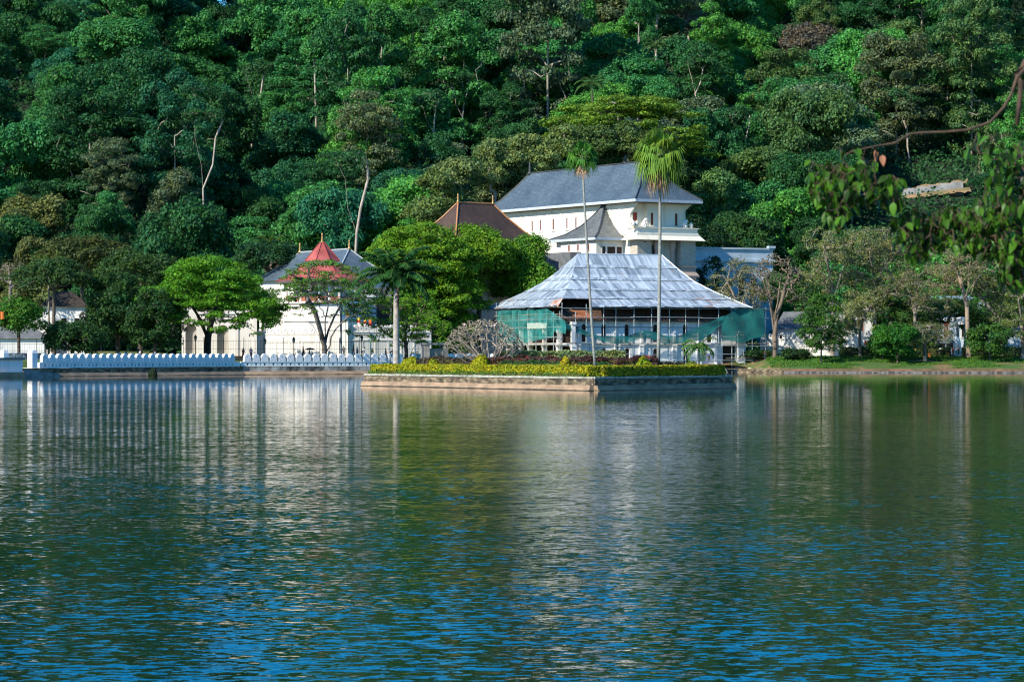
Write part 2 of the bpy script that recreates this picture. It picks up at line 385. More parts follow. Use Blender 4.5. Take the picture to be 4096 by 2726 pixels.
# ------------------------------------------------------------------ plants
DENS = 3.0
def clump_leaves(cl, dens, rng, lower=-.35, up=.35, jit=.55, pack=.72):
    """cl: rows cx,cy,cz,r,rz -> leaf positions and facing, on the outside of every clump"""
    Cs, Ns = [], []
    for i, (cx, cy, cz, r, rz) in enumerate(cl):
        n = max(6, int(dens * (r * r * .55 + r * rz * .45)))
        d = rng.normal(size=(n * 2, 3)); d /= np.linalg.norm(d, axis=1, keepdims=True)
        d = d[d[:, 2] > lower + rng.normal(size=len(d)) * .2][:n]
        rad = .55 + .62 * rng.uniform(0, 1, (len(d), 1)) ** .8 + .16 * np.abs(rng.normal(size=(len(d), 1)))
        ph_ = rng.uniform(0, 6.28); ca, sa = math.cos(ph_), math.sin(ph_); e1, e2 = rng.uniform(.8, 1.45), rng.uniform(.6, 1.0); tl = rng.normal() * .25
        a1, a2 = d[:, 0] * ca + d[:, 1] * sa, -d[:, 0] * sa + d[:, 1] * ca
        dd = np.stack([(a1 * e1) * ca - (a2 * e2) * sa, (a1 * e1) * sa + (a2 * e2) * ca, d[:, 2] * rng.uniform(.8, 1.15) + tl * a1], 1)
        p = np.array([cx, cy, cz]) + dd * rad * np.array([r, r, rz])
        nn = d / np.array([r, r, rz]) * r * .9 + rng.normal(size=d.shape) * jit + np.array([0, 0, up])
        Cs.append(p); Ns.append(nn)
    C = np.concatenate(Cs); N = np.concatenate(Ns)
    keep = np.ones(len(C), bool)
    for (cx, cy, cz, r, rz) in cl:
        q = (C - np.array([cx, cy, cz])) / np.array([r, r, rz]); keep &= (q * q).sum(1) > pack * pack * .62
    return C[keep], N[keep]

def skeleton(trunk, tips, rng, rtip=.03, expo=.5, bend=.12, up=.0, limbs=()):
    """limbs from a trunk polyline to every tip; returns segments (p0,p1,r0,r1)"""
    pos = [np.array(p, float) for p in trunk]; par = [-1] + list(range(len(trunk) - 1))
    nt_ = len(trunk); first = max(1, int(nt_ * .55))
    for lb in limbs:
        k = int(np.argmin([np.linalg.norm(np.array(lb[0]) - q) for q in pos[:nt_]]))
        for q in lb[1:]: pos.append(np.array(q, float)); par.append(k); k = len(pos) - 1
    if len(limbs): first = nt_
    top = pos[-1]
    order = sorted(range(len(tips)), key=lambda i: np.linalg.norm(tips[i] - top))
    for i in order:
        t = np.array(tips[i], float); A = np.array(pos[first:])
        d = np.linalg.norm(A - t, axis=1) * (1 + .5 * np.clip((A[:, 2] - t[2]) / (np.linalg.norm(A - t, axis=1) + 1e-6), 0, 1))
        k = first + int(np.argmin(d)); a = pos[k]; L = np.linalg.norm(t - a)
        m1 = a + (t - a) * .35 + rng.normal(size=3) * L * bend + np.array([0, 0, L * up]); m2 = a + (t - a) * .7 + rng.normal(size=3) * L * bend * .7 + np.array([0, 0, L * up * .7])
        p = k
        for q in (m1, m2, t):
            pos.append(q); par.append(p); p = len(pos) - 1
    cnt = np.zeros(len(pos)); kids = [0] * len(pos)
    for i in range(len(pos)):
        if par[i] >= 0: kids[par[i]] += 1
    for i in range(len(pos)):
        if kids[i] == 0: cnt[i] = 1
    for i in range(len(pos) - 1, 0, -1): cnt[par[i]] += cnt[i]
    rad = rtip * np.power(np.maximum(cnt, 1), expo)
    return pos, par, rad
def skeleton_mesh(name, pos, par, rad, m, parent, n=5, flare=1.5, rmin=.0):
    mb = MB()
    for i in range(1, len(pos)):
        a, b = Vector(pos[par[i]]), Vector(pos[i])
        if (b - a).length < 1e-4 or max(rad[i], rad[par[i]]) < rmin: continue
        r0 = min(rad[par[i]], rad[i] * 1.35); r1 = rad[i]
        if par[i] == 0: r0 = rad[0] * flare
        mb.tube([a, b + (b - a).normalized() * r1 * .3], [r0, r1], n, False)
    return mb.build(name, m, parent, smooth=True)

def clumps_round(rng, rx, rz, zc, K, r0, r1, sq=.8, bot=-.5, hollow=.55):
    cl = []
    for i in range(K):
        while True:
            d = rng.normal(size=3); d /= np.linalg.norm(d)
            if d[2] > bot: break
        t = rng.uniform(hollow, 1.0) ** .6
        r = rng.uniform(r0, r1); lump = 1 + .12 * math.sin(3 * math.atan2(d[1], d[0]) + i * .01)
        cl.append((d[0] * t * (rx - r * .7) * lump, d[1] * t * (rx - r * .7), zc + d[2] * t * (rz - r * .6), r, r * sq))
    return np.array(cl)
def clumps_flat(rng, rx, ztop, drop, K, r0, r1, sq=.3, layers=3, gap=2.0):
    """spreading umbrella crown: flattish pads on a dome, in layers"""
    cl = []
    for i in range(K):
        a = rng.uniform(0, 2 * math.pi); q = math.sqrt(rng.uniform(0, 1)); L = int(rng.integers(0, layers))
        r = rng.uniform(r0, r1) * (1.1 - .3 * q)
        rr = q * rx * (1 - .06 * L)
        cl.append((rr * math.cos(a), rr * math.sin(a), ztop - drop * q ** 2.2 - L * gap * rng.uniform(.7, 1.2) - r * sq, r, r * sq))
    return np.array(cl)

def clumps_lobes(rng, rx, z0, z1, K, r0, r1, sq=.75, nl=6):
    """irregular crown: several leaning lobes at different heights, each wrapped in clumps"""
    cl = []; lobes = []
    for j in range(nl):
        a = 2.4 * j + rng.uniform(-.6, .6); q = rng.uniform(.25, .75) if j else 0
        lr = rx * rng.uniform(.42, .62); zc = z0 + (z1 - z0) * (rng.uniform(.18, .80) if j else .74)
        lobes.append((q * rx * math.cos(a), q * rx * math.sin(a), zc, lr, min(lr * rng.uniform(.7, 1.1), (z1 - z0) * .5)))
    for i in range(K):
        L = lobes[i % nl]
        while True:
            d = rng.normal(size=3); d /= np.linalg.norm(d)
            if d[2] > -.75: break
        r = rng.uniform(r0, r1); t = rng.uniform(.55, 1) ** .6
        cl.append((L[0] + d[0] * t * (L[3] - r * .5), L[1] + d[1] * t * (L[3] - r * .5), min(L[2] + d[2] * t * (L[4] - r * .4), z1 - r * sq), r, r * sq))
    return np.array(cl)

def tree(name, base, H, rx, crown_h, kind='round', color=(.03, .1, .03), bark=None, dens=60, leaf=.3, K=30, r=(1.5, 2.5), seed=1, trunk_r=.3, lean=(0, 0), label=None, cat='tree', group=None,
         m=None, sq=None, layers=3, gap=2., tip=.03, expo=.5, extra_tips=0, bot=-.5, trunk_top=None, squash=1.0, leafk=1.0, bend=.12, lower=-.35, sub=6, nl=6, limbs=0, limb_list=None):
    rng = np.random.default_rng(seed)
    root = empty(name, base, 0, label, cat, group)
    if kind == 'round':
        zc = H - crown_h * .5; cl = clumps_round(rng, rx, crown_h * .5, zc, K, r[0], r[1], sq or .8, bot)
    elif kind == 'lobes':
        cl = clumps_lobes(rng, rx, H - crown_h, H, K, r[0], r[1], sq or .75, nl)
    elif kind == 'flat':
        cl = clumps_flat(rng, rx, H, crown_h, K, r[0], r[1], sq or .32, layers, gap)
    cl[:, 0] += lean[0]; cl[:, 1] += lean[1]; cl[:, 1] *= squash
    tt = trunk_top or (H - crown_h * .72)
    wig = .9 if name == 'pale_trunk_tree' else .15 * trunk_r
    trunk = [np.array([lean[0] * (t ** 1.5) * .8 + wig * t * math.sin(5 * t + seed), lean[1] * t ** 1.5 * .8, tt * t]) for t in np.linspace(0, 1, 6)]
    L0 = list(limb_list or [])
    for j in range(limbs):
        a = 2 * math.pi * (j + rng.uniform(-.25, .25)) / limbs + seed; t0 = trunk[-1] * np.array([1, 1, rng.uniform(.75, 1)]); q = rx * rng.uniform(.35, .6); zt = H - crown_h * rng.uniform(.25, .5) - t0[2]
        L0.append([t0 + np.array([math.cos(a) * q * t ** 1.2, math.sin(a) * q * t ** 1.2, zt * t ** .85]) + rng.normal(size=3) * .03 * q for t in (0, .25, .5, .75, 1)])
    tips = [np.array(c[:3]) for c in cl]
    for c in cl:
        for _ in range(sub if extra_tips == 0 else extra_tips):
            d = rng.normal(size=3); d /= np.linalg.norm(d); d[2] = abs(d[2]) * .8
            tips.append(np.array(c[:3]) + d * np.array([c[3], c[3], c[4]]) * .85)
    pos, par, rad = skeleton(trunk, tips, rng, tip, expo, bend, 0, L0)
    nt0 = (rad[0] / tip) ** (1 / expo); e2 = math.log(trunk_r / tip) / math.log(nt0); rad = tip * np.power(rad / tip, e2 / expo)
    skeleton_mesh('trunk', pos, par, rad, bark or BARK, root)
    C, N = clump_leaves(cl, dens * leafk * DENS, rng, lower)
    cards('crown', C, N, leaf, m or LEAF_FRONT, rng, .62, root, color)
    return root

def pinnate(rng, base, az, el, L, droop, nleaf, leaf_len, hang=.6, width=.05):
    """one feather frond -> rachis points and leaflet quads"""
    pts = []; p = np.array(base, float); e = el; n = 14
    for i in range(n + 1):
        pts.append(p.copy()); d = np.array([math.cos(az) * math.cos(e), math.sin(az) * math.cos(e), math.sin(e)])
        p = p + d * L / n; e -= droop / n * (0.5 + i / n)
    pts = np.array(pts); Q = []
    side = np.array([-math.sin(az), math.cos(az), 0])
    for j in range(nleaf):
        t = .12 + .88 * j / nleaf; f = t * n; i = min(int(f), n - 1); c = pts[i] + (pts[i + 1] - pts[i]) * (f - i); dd = pts[i + 1] - pts[i]; dd /= np.linalg.norm(dd)
        ll = leaf_len * math.sin(math.pi * min(1, .18 + .82 * t) * .96) ** .6
        for sgn in (-1, 1):
            d = dd * .55 + side * sgn * rng.uniform(.7, 1) + np.array([0, 0, -hang * rng.uniform(.5, 1.3)]); d /= np.linalg.norm(d)
            tip = c + d * ll; mid = c + d * ll * .5 + np.array([0, 0, .06 * ll])
            wv = np.cross(d, np.array([0, 0, 1.0]) + rng.normal(size=3) * .3); wv /= np.linalg.norm(wv) + 1e-9
            Q.append([c, mid + wv * width, tip, mid - wv * width])
    return pts, Q

# ------------------------------------------------------------------ ground
SHORE = [(-400, 330), (-110, 372), (-75.4, 405), (-43.9, 447), (-17, 462.4), (-6, 474.9), (6, 488.5), (40.5, 503.5), (43, 502.5), (45.5, 496), (48.5, 489), (70, 487), (92, 487), (140, 480), (400, 440)]
def shore_y(x):
    for (x0, y0), (x1, y1) in zip(SHORE, SHORE[1:]):
        if x0 <= x <= x1: return y0 + (y1 - y0) * (x - x0) / (x1 - x0)
    return SHORE[0][1] if x < SHORE[0][0] else SHORE[-1][1]
def hill_z(x, y):
    t = max(0.0, y - 545)
    z = .312 * t * (t / (t + 25))
    z = z + (5.0 * mnoise.noise((x * .011, y * .011, 3.1)) + 2.0 * mnoise.noise((x * .03, y * .03, 9.1))) * min(1, t / 80)
    z -= min(1, t / 60) * (13 * math.exp(-((x + .098 * y) / 15) ** 2) - 6 * math.exp(-((x + .135 * y) / 17) ** 2) + 9 * math.exp(-((x - .090 * y) / 13) ** 2) + 7 * math.exp(-((x + .012 * y) / 12) ** 2) * (y > 640))
    if y > 1000: z -= (y - 1000) * .32
    return z
def land_z(x, y):
    ys = shore_y(x); d = y - ys
    right = min(1, max(0, (x - 41) / 3))
    zl = 1.35 + min(1, max(0, d - 1.6) / 2.0) * .95 + min(1, max(0, d - 6) / 40) * .7
    zr = .7 + 2.1 * min(1, max(0, d) / 14) ** .8 + (.12 * mnoise.noise((x * .3, y * .3, 0)) if d < 16 else 0)
    return zl * (1 - right) + zr * right + hill_z(x, y)

def grid_obj(name, xs, ys_of, zf, m, kind='structure', flip=False):
    V = []; Fc = []; ny = len(ys_of(xs[0]))
    for x in xs:
        for y in ys_of(x): V.append((x, y, zf(x, y)))
    for i in range(len(xs) - 1):
        for j in range(ny - 1):
            a = i * ny + j; Fc.append((a, a + ny, a + ny + 1, a + 1))
    me = bpy.data.meshes.new(name); me.from_pydata(V, [], Fc); me.materials.append(m); me.polygons.foreach_set('use_smooth', [True] * len(Fc)); me.update()
    o = bpy.data.objects.new(name, me); link(o); o['kind'] = kind; return o
GROUND = mat('ground_soil', (.055, .115, .022), (.085, .12, .03), .16, .95, bump=.5, bscale=1.5, c3=(.26, .15, .08), lo=.36, hi=.6)
HILLSOIL = mat('hillside_soil', (.012, .028, .012), (.02, .022, .014), .1, .95)
offs = [0, .5, 1, 2, 3.5, 5, 7, 9, 11.5, 14.5, 20, 30, 40, 50]
xs = sorted(set([-400, -300, -200] + [x / 1.0 for x in range(-120, 121, 3)] + [40.5, 41.5, 43, 44, 44.7, 45.5, 46.3, 47, 47.7, 48.5, 49.5] + [160, 200, 300, 400]))
def low_ys(x): return [shore_y(x) + o for o in offs[:-3]] + [shore_y(x) + (552 - shore_y(x)) * k for k in (.45, .7, 1)]
grid_obj('ground', xs, low_ys, land_z, GROUND)
hx = list(range(-420, 421, 12)); hy = [552 + 8 * i for i in range(0, 60)] + [1060, 1120, 1300]
grid_obj('hill', hx, lambda x: hy, lambda x, y: max(land_z(x, y), -1) if y > 552.5 else land_z(x, y), HILLSOIL)
wm = MB(); wm.add([(-700, 12, 0), (700, 12, 0), (700, 640, 0), (-700, 640, 0)], [(0, 1, 2, 3)]); tag(wm.build('lake_water', WATER), kind='structure')
nb = MB()
for x0 in range(-60, 60, 10):
    nb.add([(x0, -80, 1.5), (x0 + 10, -80, 1.5), (x0 + 10, 15, 1.4), (x0, 15, 1.4), (x0, 15.6, -.6), (x0 + 10, 15.6, -.6)], [(0, 1, 2, 3), (3, 2, 5, 4)])
tag(nb.build('near_bank_ground', mat('near_bank_soil', (.10, .09, .05), (.06, .08, .03), .5, .95)), kind='structure')

# ------------------------------------------------------------------ lake walls and the wave-topped balustrade
def wall_run(name, p, q, bands, label=None, cat=None, group=None, kind=None, ext=0.0):
    """straight wall from p to q; bands = (part name, front offset, depth, z0, z1, material); outside is to the right of p->q"""
    d = Vector((q[0] - p[0], q[1] - p[1], 0)); L = d.length; a = math.atan2(d.y, d.x)
    root = empty(name, (p[0], p[1], 0), a, label, cat, group)
    for pn, off, dep, z0, z1, m in bands:
        b = MB(); n = max(1, int(L / 1.2)); rr = random.Random(hash((pn, round(L))) % 1000)
        # a slightly uneven top edge and face
        xs_ = [-ext + (L + 2 * ext) * i / n for i in range(n + 1)]
        top = [z1 + rr.uniform(-.025, .025) for _ in xs_]; fr = [-off + rr.uniform(-.03, .03) for _ in xs_]
        for i in range(n):
            bt = (.3 if name == 'island_wall' else .8) if pn == 'footing' else 0.0
            v = [(xs_[i], fr[i] - bt, z0), (xs_[i + 1], fr[i + 1] - bt, z0), (xs_[i + 1], fr[i + 1], top[i + 1]), (xs_[i], fr[i], top[i]),
                 (xs_[i], dep, z0), (xs_[i + 1], dep, z0), (xs_[i + 1], dep, top[i + 1]), (xs_[i], dep, top[i])]
            fs = [(0, 1, 2, 3), (3, 2, 6, 7), (5, 4, 7, 6)]
            if i == 0: fs.append((4, 0, 3, 7))
            if i == n - 1: fs.append((1, 5, 6, 2))
            b.add(v, fs)
        b.build(pn, m, root)
    return root
def bands_left(lit):
    return [('wet_course', 1.06, .2, -.62, .07, mat('wet_stone', (.07, .06, .04), (.035, .035, .025), 1.2, .5)), ('footing', .55, .2, -.6, .55, STONE_TAN), ('stone_face', .18, .5, .5, 1.28, STONE_WORN_LIT if lit else STONE_DARK)]  # face colour carries the light: pale on sunlit runs, dark on the shaded one
wall_run('lake_wall', (-72.2, 407.8), (-43.9, 447), bands_left(False), 'stone lake wall toned dark for its shade, below the left white balustrade, on a tan footing', 'lake wall', ext=.2)
wall_run('lake_wall', (-43.9, 447), (-17, 462.4), bands_left(True), 'worn stone lake wall toned pale for the sun, running from the kink to behind the hedged island', 'lake wall', ext=.2)
wall_run('lake_wall', (-17, 462.4), (6, 488.5), bands_left(True), 'worn lake wall hidden behind the hedged island, ending at the bath house', 'lake wall', ext=.2)
wall_run('lake_wall', (-110, 372), (-74.6, 405.5), [('footing', .5, .3, -.6, .5, STONE_TAN), ('stone_face', .1, .5, .5, 1.4, CONCRETE)], 'low concrete-topped lake wall at the far left beside the white pier block', 'lake wall')
wall_run('bank_edging', (41.5, 503.3), (48.5, 489.2), [('stone_edge', .3, .5, -.6, .45, STONE_DARK), ('earth_lip', .08, .6, .4, .74, STONE_DARK)], 'short stone edging, added dark to stand for the shaded bank behind the scaffolding', 'stone edging')  # dark strip standing for ground that lies in shadow
BANKSTONE = mat('bank_stone', (.22, .21, .19), (.07, .065, .06), 1.8, .95, bump=.8, bscale=3, lo=.4, hi=.6)
wall_run('bank_edging', (48.3, 488.8), (140, 480.2), [('stone_edge', .35, .5, -.6, .33, BANKSTONE), ('earth_lip', .08, .6, .3, .74, mat('bank_earth', (.26, .15, .09), (.13, .09, .05), .6, .95))], 'low rough stone edging along the grassy right bank', 'stone edging')

def balustrade(name, p, q, label, spacing=1.55, start=.4):
    d = Vector((q[0] - p[0], q[1] - p[1], 0)); L = d.length; a = math.atan2(d.y, d.x)
    root = empty(name, (p[0], p[1], 1.3), a, label, 'balustrade')
    n = int((L - start) / spacing)
    holes = []
    for i in range(n):
        cx = start + spacing * (i + .5)
        holes.append([(cx + .21 * math.cos(t), .40 + .21 * math.sin(t)) for t in np.linspace(0, 2 * math.pi, 9)[:-1]])
        if i < n - 1: c2 = cx + spacing / 2; holes.append([(c2 - .13, .22), (c2 + .13, .22), (c2, .62)])
    b = MB(); b.sheet(rect(0, L, -.03, .74), holes, (0, .10, 0), (1, 0, 0), (0, 0, 1), .42); b.build('pierced_band', WHITEWASH, root)
    b = MB(); b.box(-.0, L, .04, .58, .74, .83); b.build('moulding', WHITEWASH, root)
    b = MB(); b.box(.05, L - .05, .53, .60, -.03, .735); b.build('hole_shade_panel', mat('hole_shade_dark', (.10, .10, .10), (.04, .04, .045), 1, .9), root)  # dark panel added behind the openings to paint their shade
    r = .60; prof = [(-r, 0), (r, 0), (r, .35)]
    for t in np.linspace(0, math.pi, 9): prof.append((r * math.cos(t) * .98, .55 + .78 * math.sin(t)))
    prof.append((-r, .35))
    b = MB(); b.sheet(prof, [[(-.11, .72), (.11, .72), (0, .98)], [(-.42, .12), (-.28, .12), (-.35, .28)], [(.28, .12), (.42, .12), (.35, .28)]], (0, 0, 0), (1, 0, 0), (0, 0, 1), .55)
    first = None
    for i in range(n):
        if first is None: o = first = b.build('wave_merlon', WHITEWASH, root)
        else: o = first.copy(); COL.objects.link(o); o.parent = root
        o.location = (start + spacing * (i + .5), .04, .82)
    return root
balustrade('balustrade', (-70.55, 411.0), (-44.15, 447.3), 'shaded run of white wave-topped balustrade from the gate post to the kink')
balustrade('balustrade', (-44.05, 447.4), (-17.2, 462.8), 'sunlit run of white wave-topped balustrade right of the kink, under the thin leafless tree')
balustrade('balustrade', (-17.1, 462.95), (5.6, 488.9), 'stretch of white wave-topped balustrade mostly hidden behind the hedged island')
# gate post and the pier block at the far left
def gate_post(px, Y, w, ztop, z0, label, turn=.9):
    root = empty('gate_post', (XX(px, Y), Y, z0), turn, label, 'gate post')
    b = MB(); b.box(-w / 2, w / 2, -w / 2, w / 2, 0, ztop - z0 - .45); b.build('shaft', WHITEWASH, root)
    b = MB(); h = ztop - z0; b.frustum(-w * .3, w * .3, -w * .3, w * .3, h - .45, h, w * .24); b.build('cap', WHITEWASH, root)
    return root
gate_post(130, 409, 1.05, 3.95, 1.3, 'tall white gate post at the left end of the balustrade')
gate_post(15, 402.6, 1.0, 3.95, 2.86, 'short white post with chamfered cap on the grey slab of the left pier block')
pb = empty('pier_block', (XX(20, 401), 401, 0), .75, 'white pier block with grey top slab at the left edge of the picture', 'pier block')
b = MB(); b.box(-2.8, 2.2, -1.3, 4, .75, 2.55); b.build('block', OLDWHITE, pb)
b = MB(); b.box(-3.0, 2.45, -1.55, 4.2, 2.55, 2.86); b.build('top_slab', CONCRETE, pb)
b = MB(); b.box(-3.4, 2.1, -2.0, 3.2, -.6, .75); b.build('footing', STONE_TAN, pb)
b = MB(); b.add([(2.45, -1.2, 1.3), (2.45, 3, 1.3), (8.6, 3, .5), (8.6, -1.2, .35), (2.45, -1.2, -.6), (2.45, 3, -.6), (8.6, 3, -.6), (8.6, -1.2, -.6)], [(3, 2, 1, 0), (0, 4, 7, 3), (3, 7, 6, 2)]); b.build('ramp', CONCRETE, pb)
rw = empty('rubble_wall', (XX(72, 428), 428, 2.2), .55, 'grey rubble stone wall behind the gap between the two white posts', 'stone wall')
b = MB(); b.box(-4, 4.5, -.3, .3, 0, 1.35); b.build('stones', RUBBLE, rw)

# ------------------------------------------------------------------ the hedged island
IL, IC, IR = Vector((-15.8, 296, 0)), Vector((7.6, 255.5, 0)), Vector((22.0, 275.5, 0)); IB = IL + (IR - IC)
isl = bpy.data.meshes.new('island_ground')
isl.from_pydata([(*v.xy, 1.32) for v in (IL, IC, IR, IB)], [], [(0, 1, 2, 3)]); isl.materials.append(GROUND)
tag(link(bpy.data.objects.new('island_ground', isl)), kind='structure')
WET = mat('wet_stone', (.07, .06, .04), (.035, .035, .025), 1.2, .5)
def isl_bands(): return [('wet_course', .64, .3, -.62, .08, WET), ('footing', .42, .3, -.6, .52, STONE_TAN), ('coursed_face', .10, .5, .5, 1.12, STONE_DARK), ('capping', .17, .6, 1.12, 1.31, STONE_PALE)]
wall_run('island_wall', IL, IC, isl_bands(), 'sunlit left wall of the hedged island, pale capping over mossy courses and a tan footing', 'stone wall')
wall_run('island_wall', IC, IR, isl_bands(), 'shaded right wall of the hedged island, dark coursed stone under a pale capping', 'stone wall')
wall_run('island_wall', IR, IB, isl_bands(), 'rear right wall of the hedged island, turned away from the water in front', 'stone wall')
wall_run('island_wall', IB, IL, isl_bands(), 'rear left wall of the hedged island, hidden by its hedges', 'stone wall')

def hedge(name, pts, wid, h, color, label, z0=1.32, leaf=.14, dens=55, c2=None, wob=.06, seed=1, group=None, cat='hedge', round_top=.0, core=(.02, .03, .012)):
    """clipped hedge along a polyline: a twiggy core wrapped in small leaves"""
    rng = np.random.default_rng(seed)
    root = empty(name, (*Vector(pts[0]).xy, z0), 0, label, cat, group); o = Vector(root.location)
    Cs, Ns = [], []; mb = MB()
    for a, b_ in zip(pts, pts[1:]):
        a = Vector((*a[:2], 0)) - Vector((o.x, o.y, 0)); b_ = Vector((*b_[:2], 0)) - Vector((o.x, o.y, 0)); d = (b_ - a); L = d.length; d /= L; nrm = Vector((d.y, -d.x, 0))
        hw = wid / 2
        k = hw * .86
        q = [a - nrm * k, a + nrm * k, b_ + nrm * k, b_ - nrm * k]
        mb.add([(*v.xy, 0) for v in q] + [(*v.xy, h * .9) for v in q], [(0, 3, 2, 1), (4, 5, 6, 7), (0, 1, 5, 4), (1, 2, 6, 5), (2, 3, 7, 6), (3, 0, 4, 7)])
        for area, fn in ((L * h, 'f'), (L * h, 'k'), (L * wid, 't'), (wid * h, 'e0'), (wid * h, 'e1')):
            n = int(area * dens); u = rng.uniform(0, 1, n); v = rng.uniform(0, 1, n)
            A, D, NN = np.array(a), np.array(d), np.array(nrm)
            if fn in 'fk':
                s = 1 if fn == 'f' else -1
                bulge = wob * np.sin(u * L * 2.1 + seed) + wob * np.sin(u * L * .7 + 2 * v)
                p = A + D * (u * L)[:, None] + NN * ((hw * (1 - round_top * v ** 3) + bulge) * s)[:, None]; p[:, 2] = v * h; nr = NN * s
            elif fn == 't':
                p = A + D * (u * L)[:, None] + NN * ((v - .5) * wid)[:, None]; p[:, 2] = h + wob * np.sin(u * L * 1.3 + seed) + wob * .8 * np.sin(u * L * 3.7) - round_top * h * np.abs(2 * v - 1) ** 3 * .5; nr = np.array([0, 0, 1.])
            else:
                s = -1 if fn == 'e0' else 1
                p = (A if s < 0 else A + D * L) + NN * ((u - .5) * wid)[:, None]; p[:, 2] = v * h; nr = D * s
            Cs.append(p + rng.normal(size=p.shape) * leaf * .45); Ns.append(nr + rng.normal(size=p.shape) * .55)
    cards('leaves', np.concatenate(Cs), np.concatenate(Ns), leaf, HEDGE, rng, .62, root, color)
    mb.build('twigs', mat('hedge_core', (.10, .10, .02), (.05, .055, .015), 2, .95), root)
    return root
def inset(p, q, r, k):                                    # point p moved k inward along both its edges
    return p + (q - p).normalized() * k + (r - p).normalized() * k
hl, hc, hr = inset(IL, IC, IB, 1.1), inset(IC, IL, IR, 1.1), inset(IR, IC, IB, 1.1)
YEL = (.36, .37, .014)
hedge('hedge', [hl, hc], 1.3, .92, YEL, 'long clipped golden-yellow hedge on the sunlit left edge of the island', seed=3, leaf=.105, dens=190, wob=.03)
hedge('hedge', [hc + (hr - hc).normalized() * .7, hr], 1.3, .92, (.33, .34, .015), 'clipped golden-yellow hedge on the shaded right edge of the island', seed=4, leaf=.105, dens=190, wob=.03)
GREENUNDER = (.10, .20, .03)
# green skirts at the foot of the yellow hedge, then mounded beds behind
hedge('ground_cover_strip', [hl + Vector((-.66, -.5, 0)), hc + Vector((-.75, -.1, 0))], .35, .28, (.09, .20, .03), 'strip of bright green plants along the foot of the left golden hedge', seed=5, leaf=.11, dens=60, cat='border plants')
def bed(px0, px1, Y0, Y1, ytop, color, label, wid=2.2, seed=1, leaf=.15, wob=.12, z0=1.32, cat='hedge'):
    h = ZZ(ytop, (Y0 + Y1) / 2) - z0
    return hedge('hedge', [Vector((XX(px0, Y0), Y0, 0)), Vector((XX(px1, Y1), Y1, 0))], wid, h, color, label, z0, leaf * .85, 120, wob=wob, seed=seed, round_top=.35, cat=cat)
bed(1700, 2050, 295, 285, 1434, (.085, .07, .045), 'brownish-grey clipped hedge left of the frangipani foot, between two yellow balls', seed=11)
bed(1950, 2390, 284, 277, 1436, (.10, .055, .045), 'dark maroon hedge behind the middle of the golden hedge, left of the leaning palm', seed=12, wid=2.6)
bed(2330, 2625, 274, 274.5, 1433, (.095, .045, .04), 'dark maroon hedge right of the leaning palm foot', seed=13, wid=2.4)
bed(2600, 2720, 274, 276, 1450, (.07, .065, .04), 'low brown-green hedge right of the taller palm trunk', seed=14, wid=1.4)
bed(2020, 2260, 280, 274.5, 1448, (.035, .10, .025), 'low dark green bedding plants in front of the maroon hedge, left half', seed=15, wid=1.2, leaf=.12)
bed(2320, 2440, 268, 268, 1452, (.04, .12, .03), 'low green bedding plants beside the leaning palm foot', seed=16, wid=1.0, leaf=.12)
hedge('hedge', [Vector((XX(1990, 288), 288, 0)), Vector((XX(2496, 289), 289, 0))], 2.2, ZZ(1406, 288) - 1.32, (.23, .29, .11), 'tall pale grey-green clipped hedge below the scaffolded left half of the bath house', 1.32, .12, 140, seed=17, wob=.06, round_top=.1)
for i, (a, b_, Y, yt) in enumerate(((2070, 2190, 282.2, 1430), (2190, 2260, 280.4, 1432), (2345, 2390, 275.6, 1429), (2540, 2612, 276.5, 1424))):
    hedge('red_leaf_plant', [Vector((XX(a, Y), Y, 0)), Vector((XX(b_, Y), Y, 0))], .9, ZZ(yt, Y) - 2.6, (.15, .028, .025),
          'reddish new growth ' + ('along the maroon hedge, left of the small yellow ball', 'on the maroon hedge directly behind the small yellow ball', 'on the hedge just left of the leaning palm trunk', 'on the hedge just left of the taller palm trunk')[i], 2.6, .15, 40, seed=20 + i, wob=.15, cat='red shrub', group='red-leaved shrubs in the island beds')
def ball_bush(px, Y, w, ytop, color, label, seed, group=None, z0=1.32, leaf=.12, name='ball_bush', cat='bush'):
    rng = np.random.default_rng(seed); r = w * m_per_px(Y) / 2; h = ZZ(ytop, Y) - z0
    root = empty(name, (XX(px, Y), Y, z0), 0, label, cat, group)
    n = int(2600 * r * r); d = rng.normal(size=(n, 3)); d /= np.linalg.norm(d, axis=1, keepdims=True); d[:, 2] = np.abs(d[:, 2])
    lump = 1 + .05 * np.sin(5 * d[:, 0] + seed) + .05 * np.sin(6 * d[:, 1])
    p = d * np.array([r, r, h]) * (rng.uniform(.88, 1.03, n) * lump)[:, None]
    cards('leaves', p, d + rng.normal(size=d.shape) * .5, leaf, HEDGE, rng, .62, root, color)
    b = MB(); b.lathe([(r * .85, 0), (r * .85, h * .3), (r * .6, h * .68), (.1, h * .88)], 0, 0, 10); b.build('twigs', MATS['hedge_core'], root)
    return root
BALLS = 'round clipped bushes behind the golden hedge'
ball_bush(1643, 295, 82, 1428, (.36, .38, .015), 'round yellow-green clipped bush right of the thick palm trunk', 31, BALLS)
ball_bush(1735, 292, 60, 1436, (.30, .33, .015), 'flat yellow-green bush in front of the grey stone block', 35, BALLS)
ball_bush(1923, 282, 88, 1422, (.42, .40, .012), 'large round golden bush below the frangipani', 32, BALLS)
ball_bush(2262, 268.5, 62, 1431, (.44, .36, .01), 'small bright golden bush against the maroon hedge', 33, BALLS)
ball_bush(2577, 268, 76, 1431, (.34, .40, .015), 'round lime-green bush left of the taller palm foot', 34, BALLS)
ball_bush(2765, 277, 62, 1444, (.17, .22, .03), 'ragged green bush at the foot of the small palm', 36, BALLS)
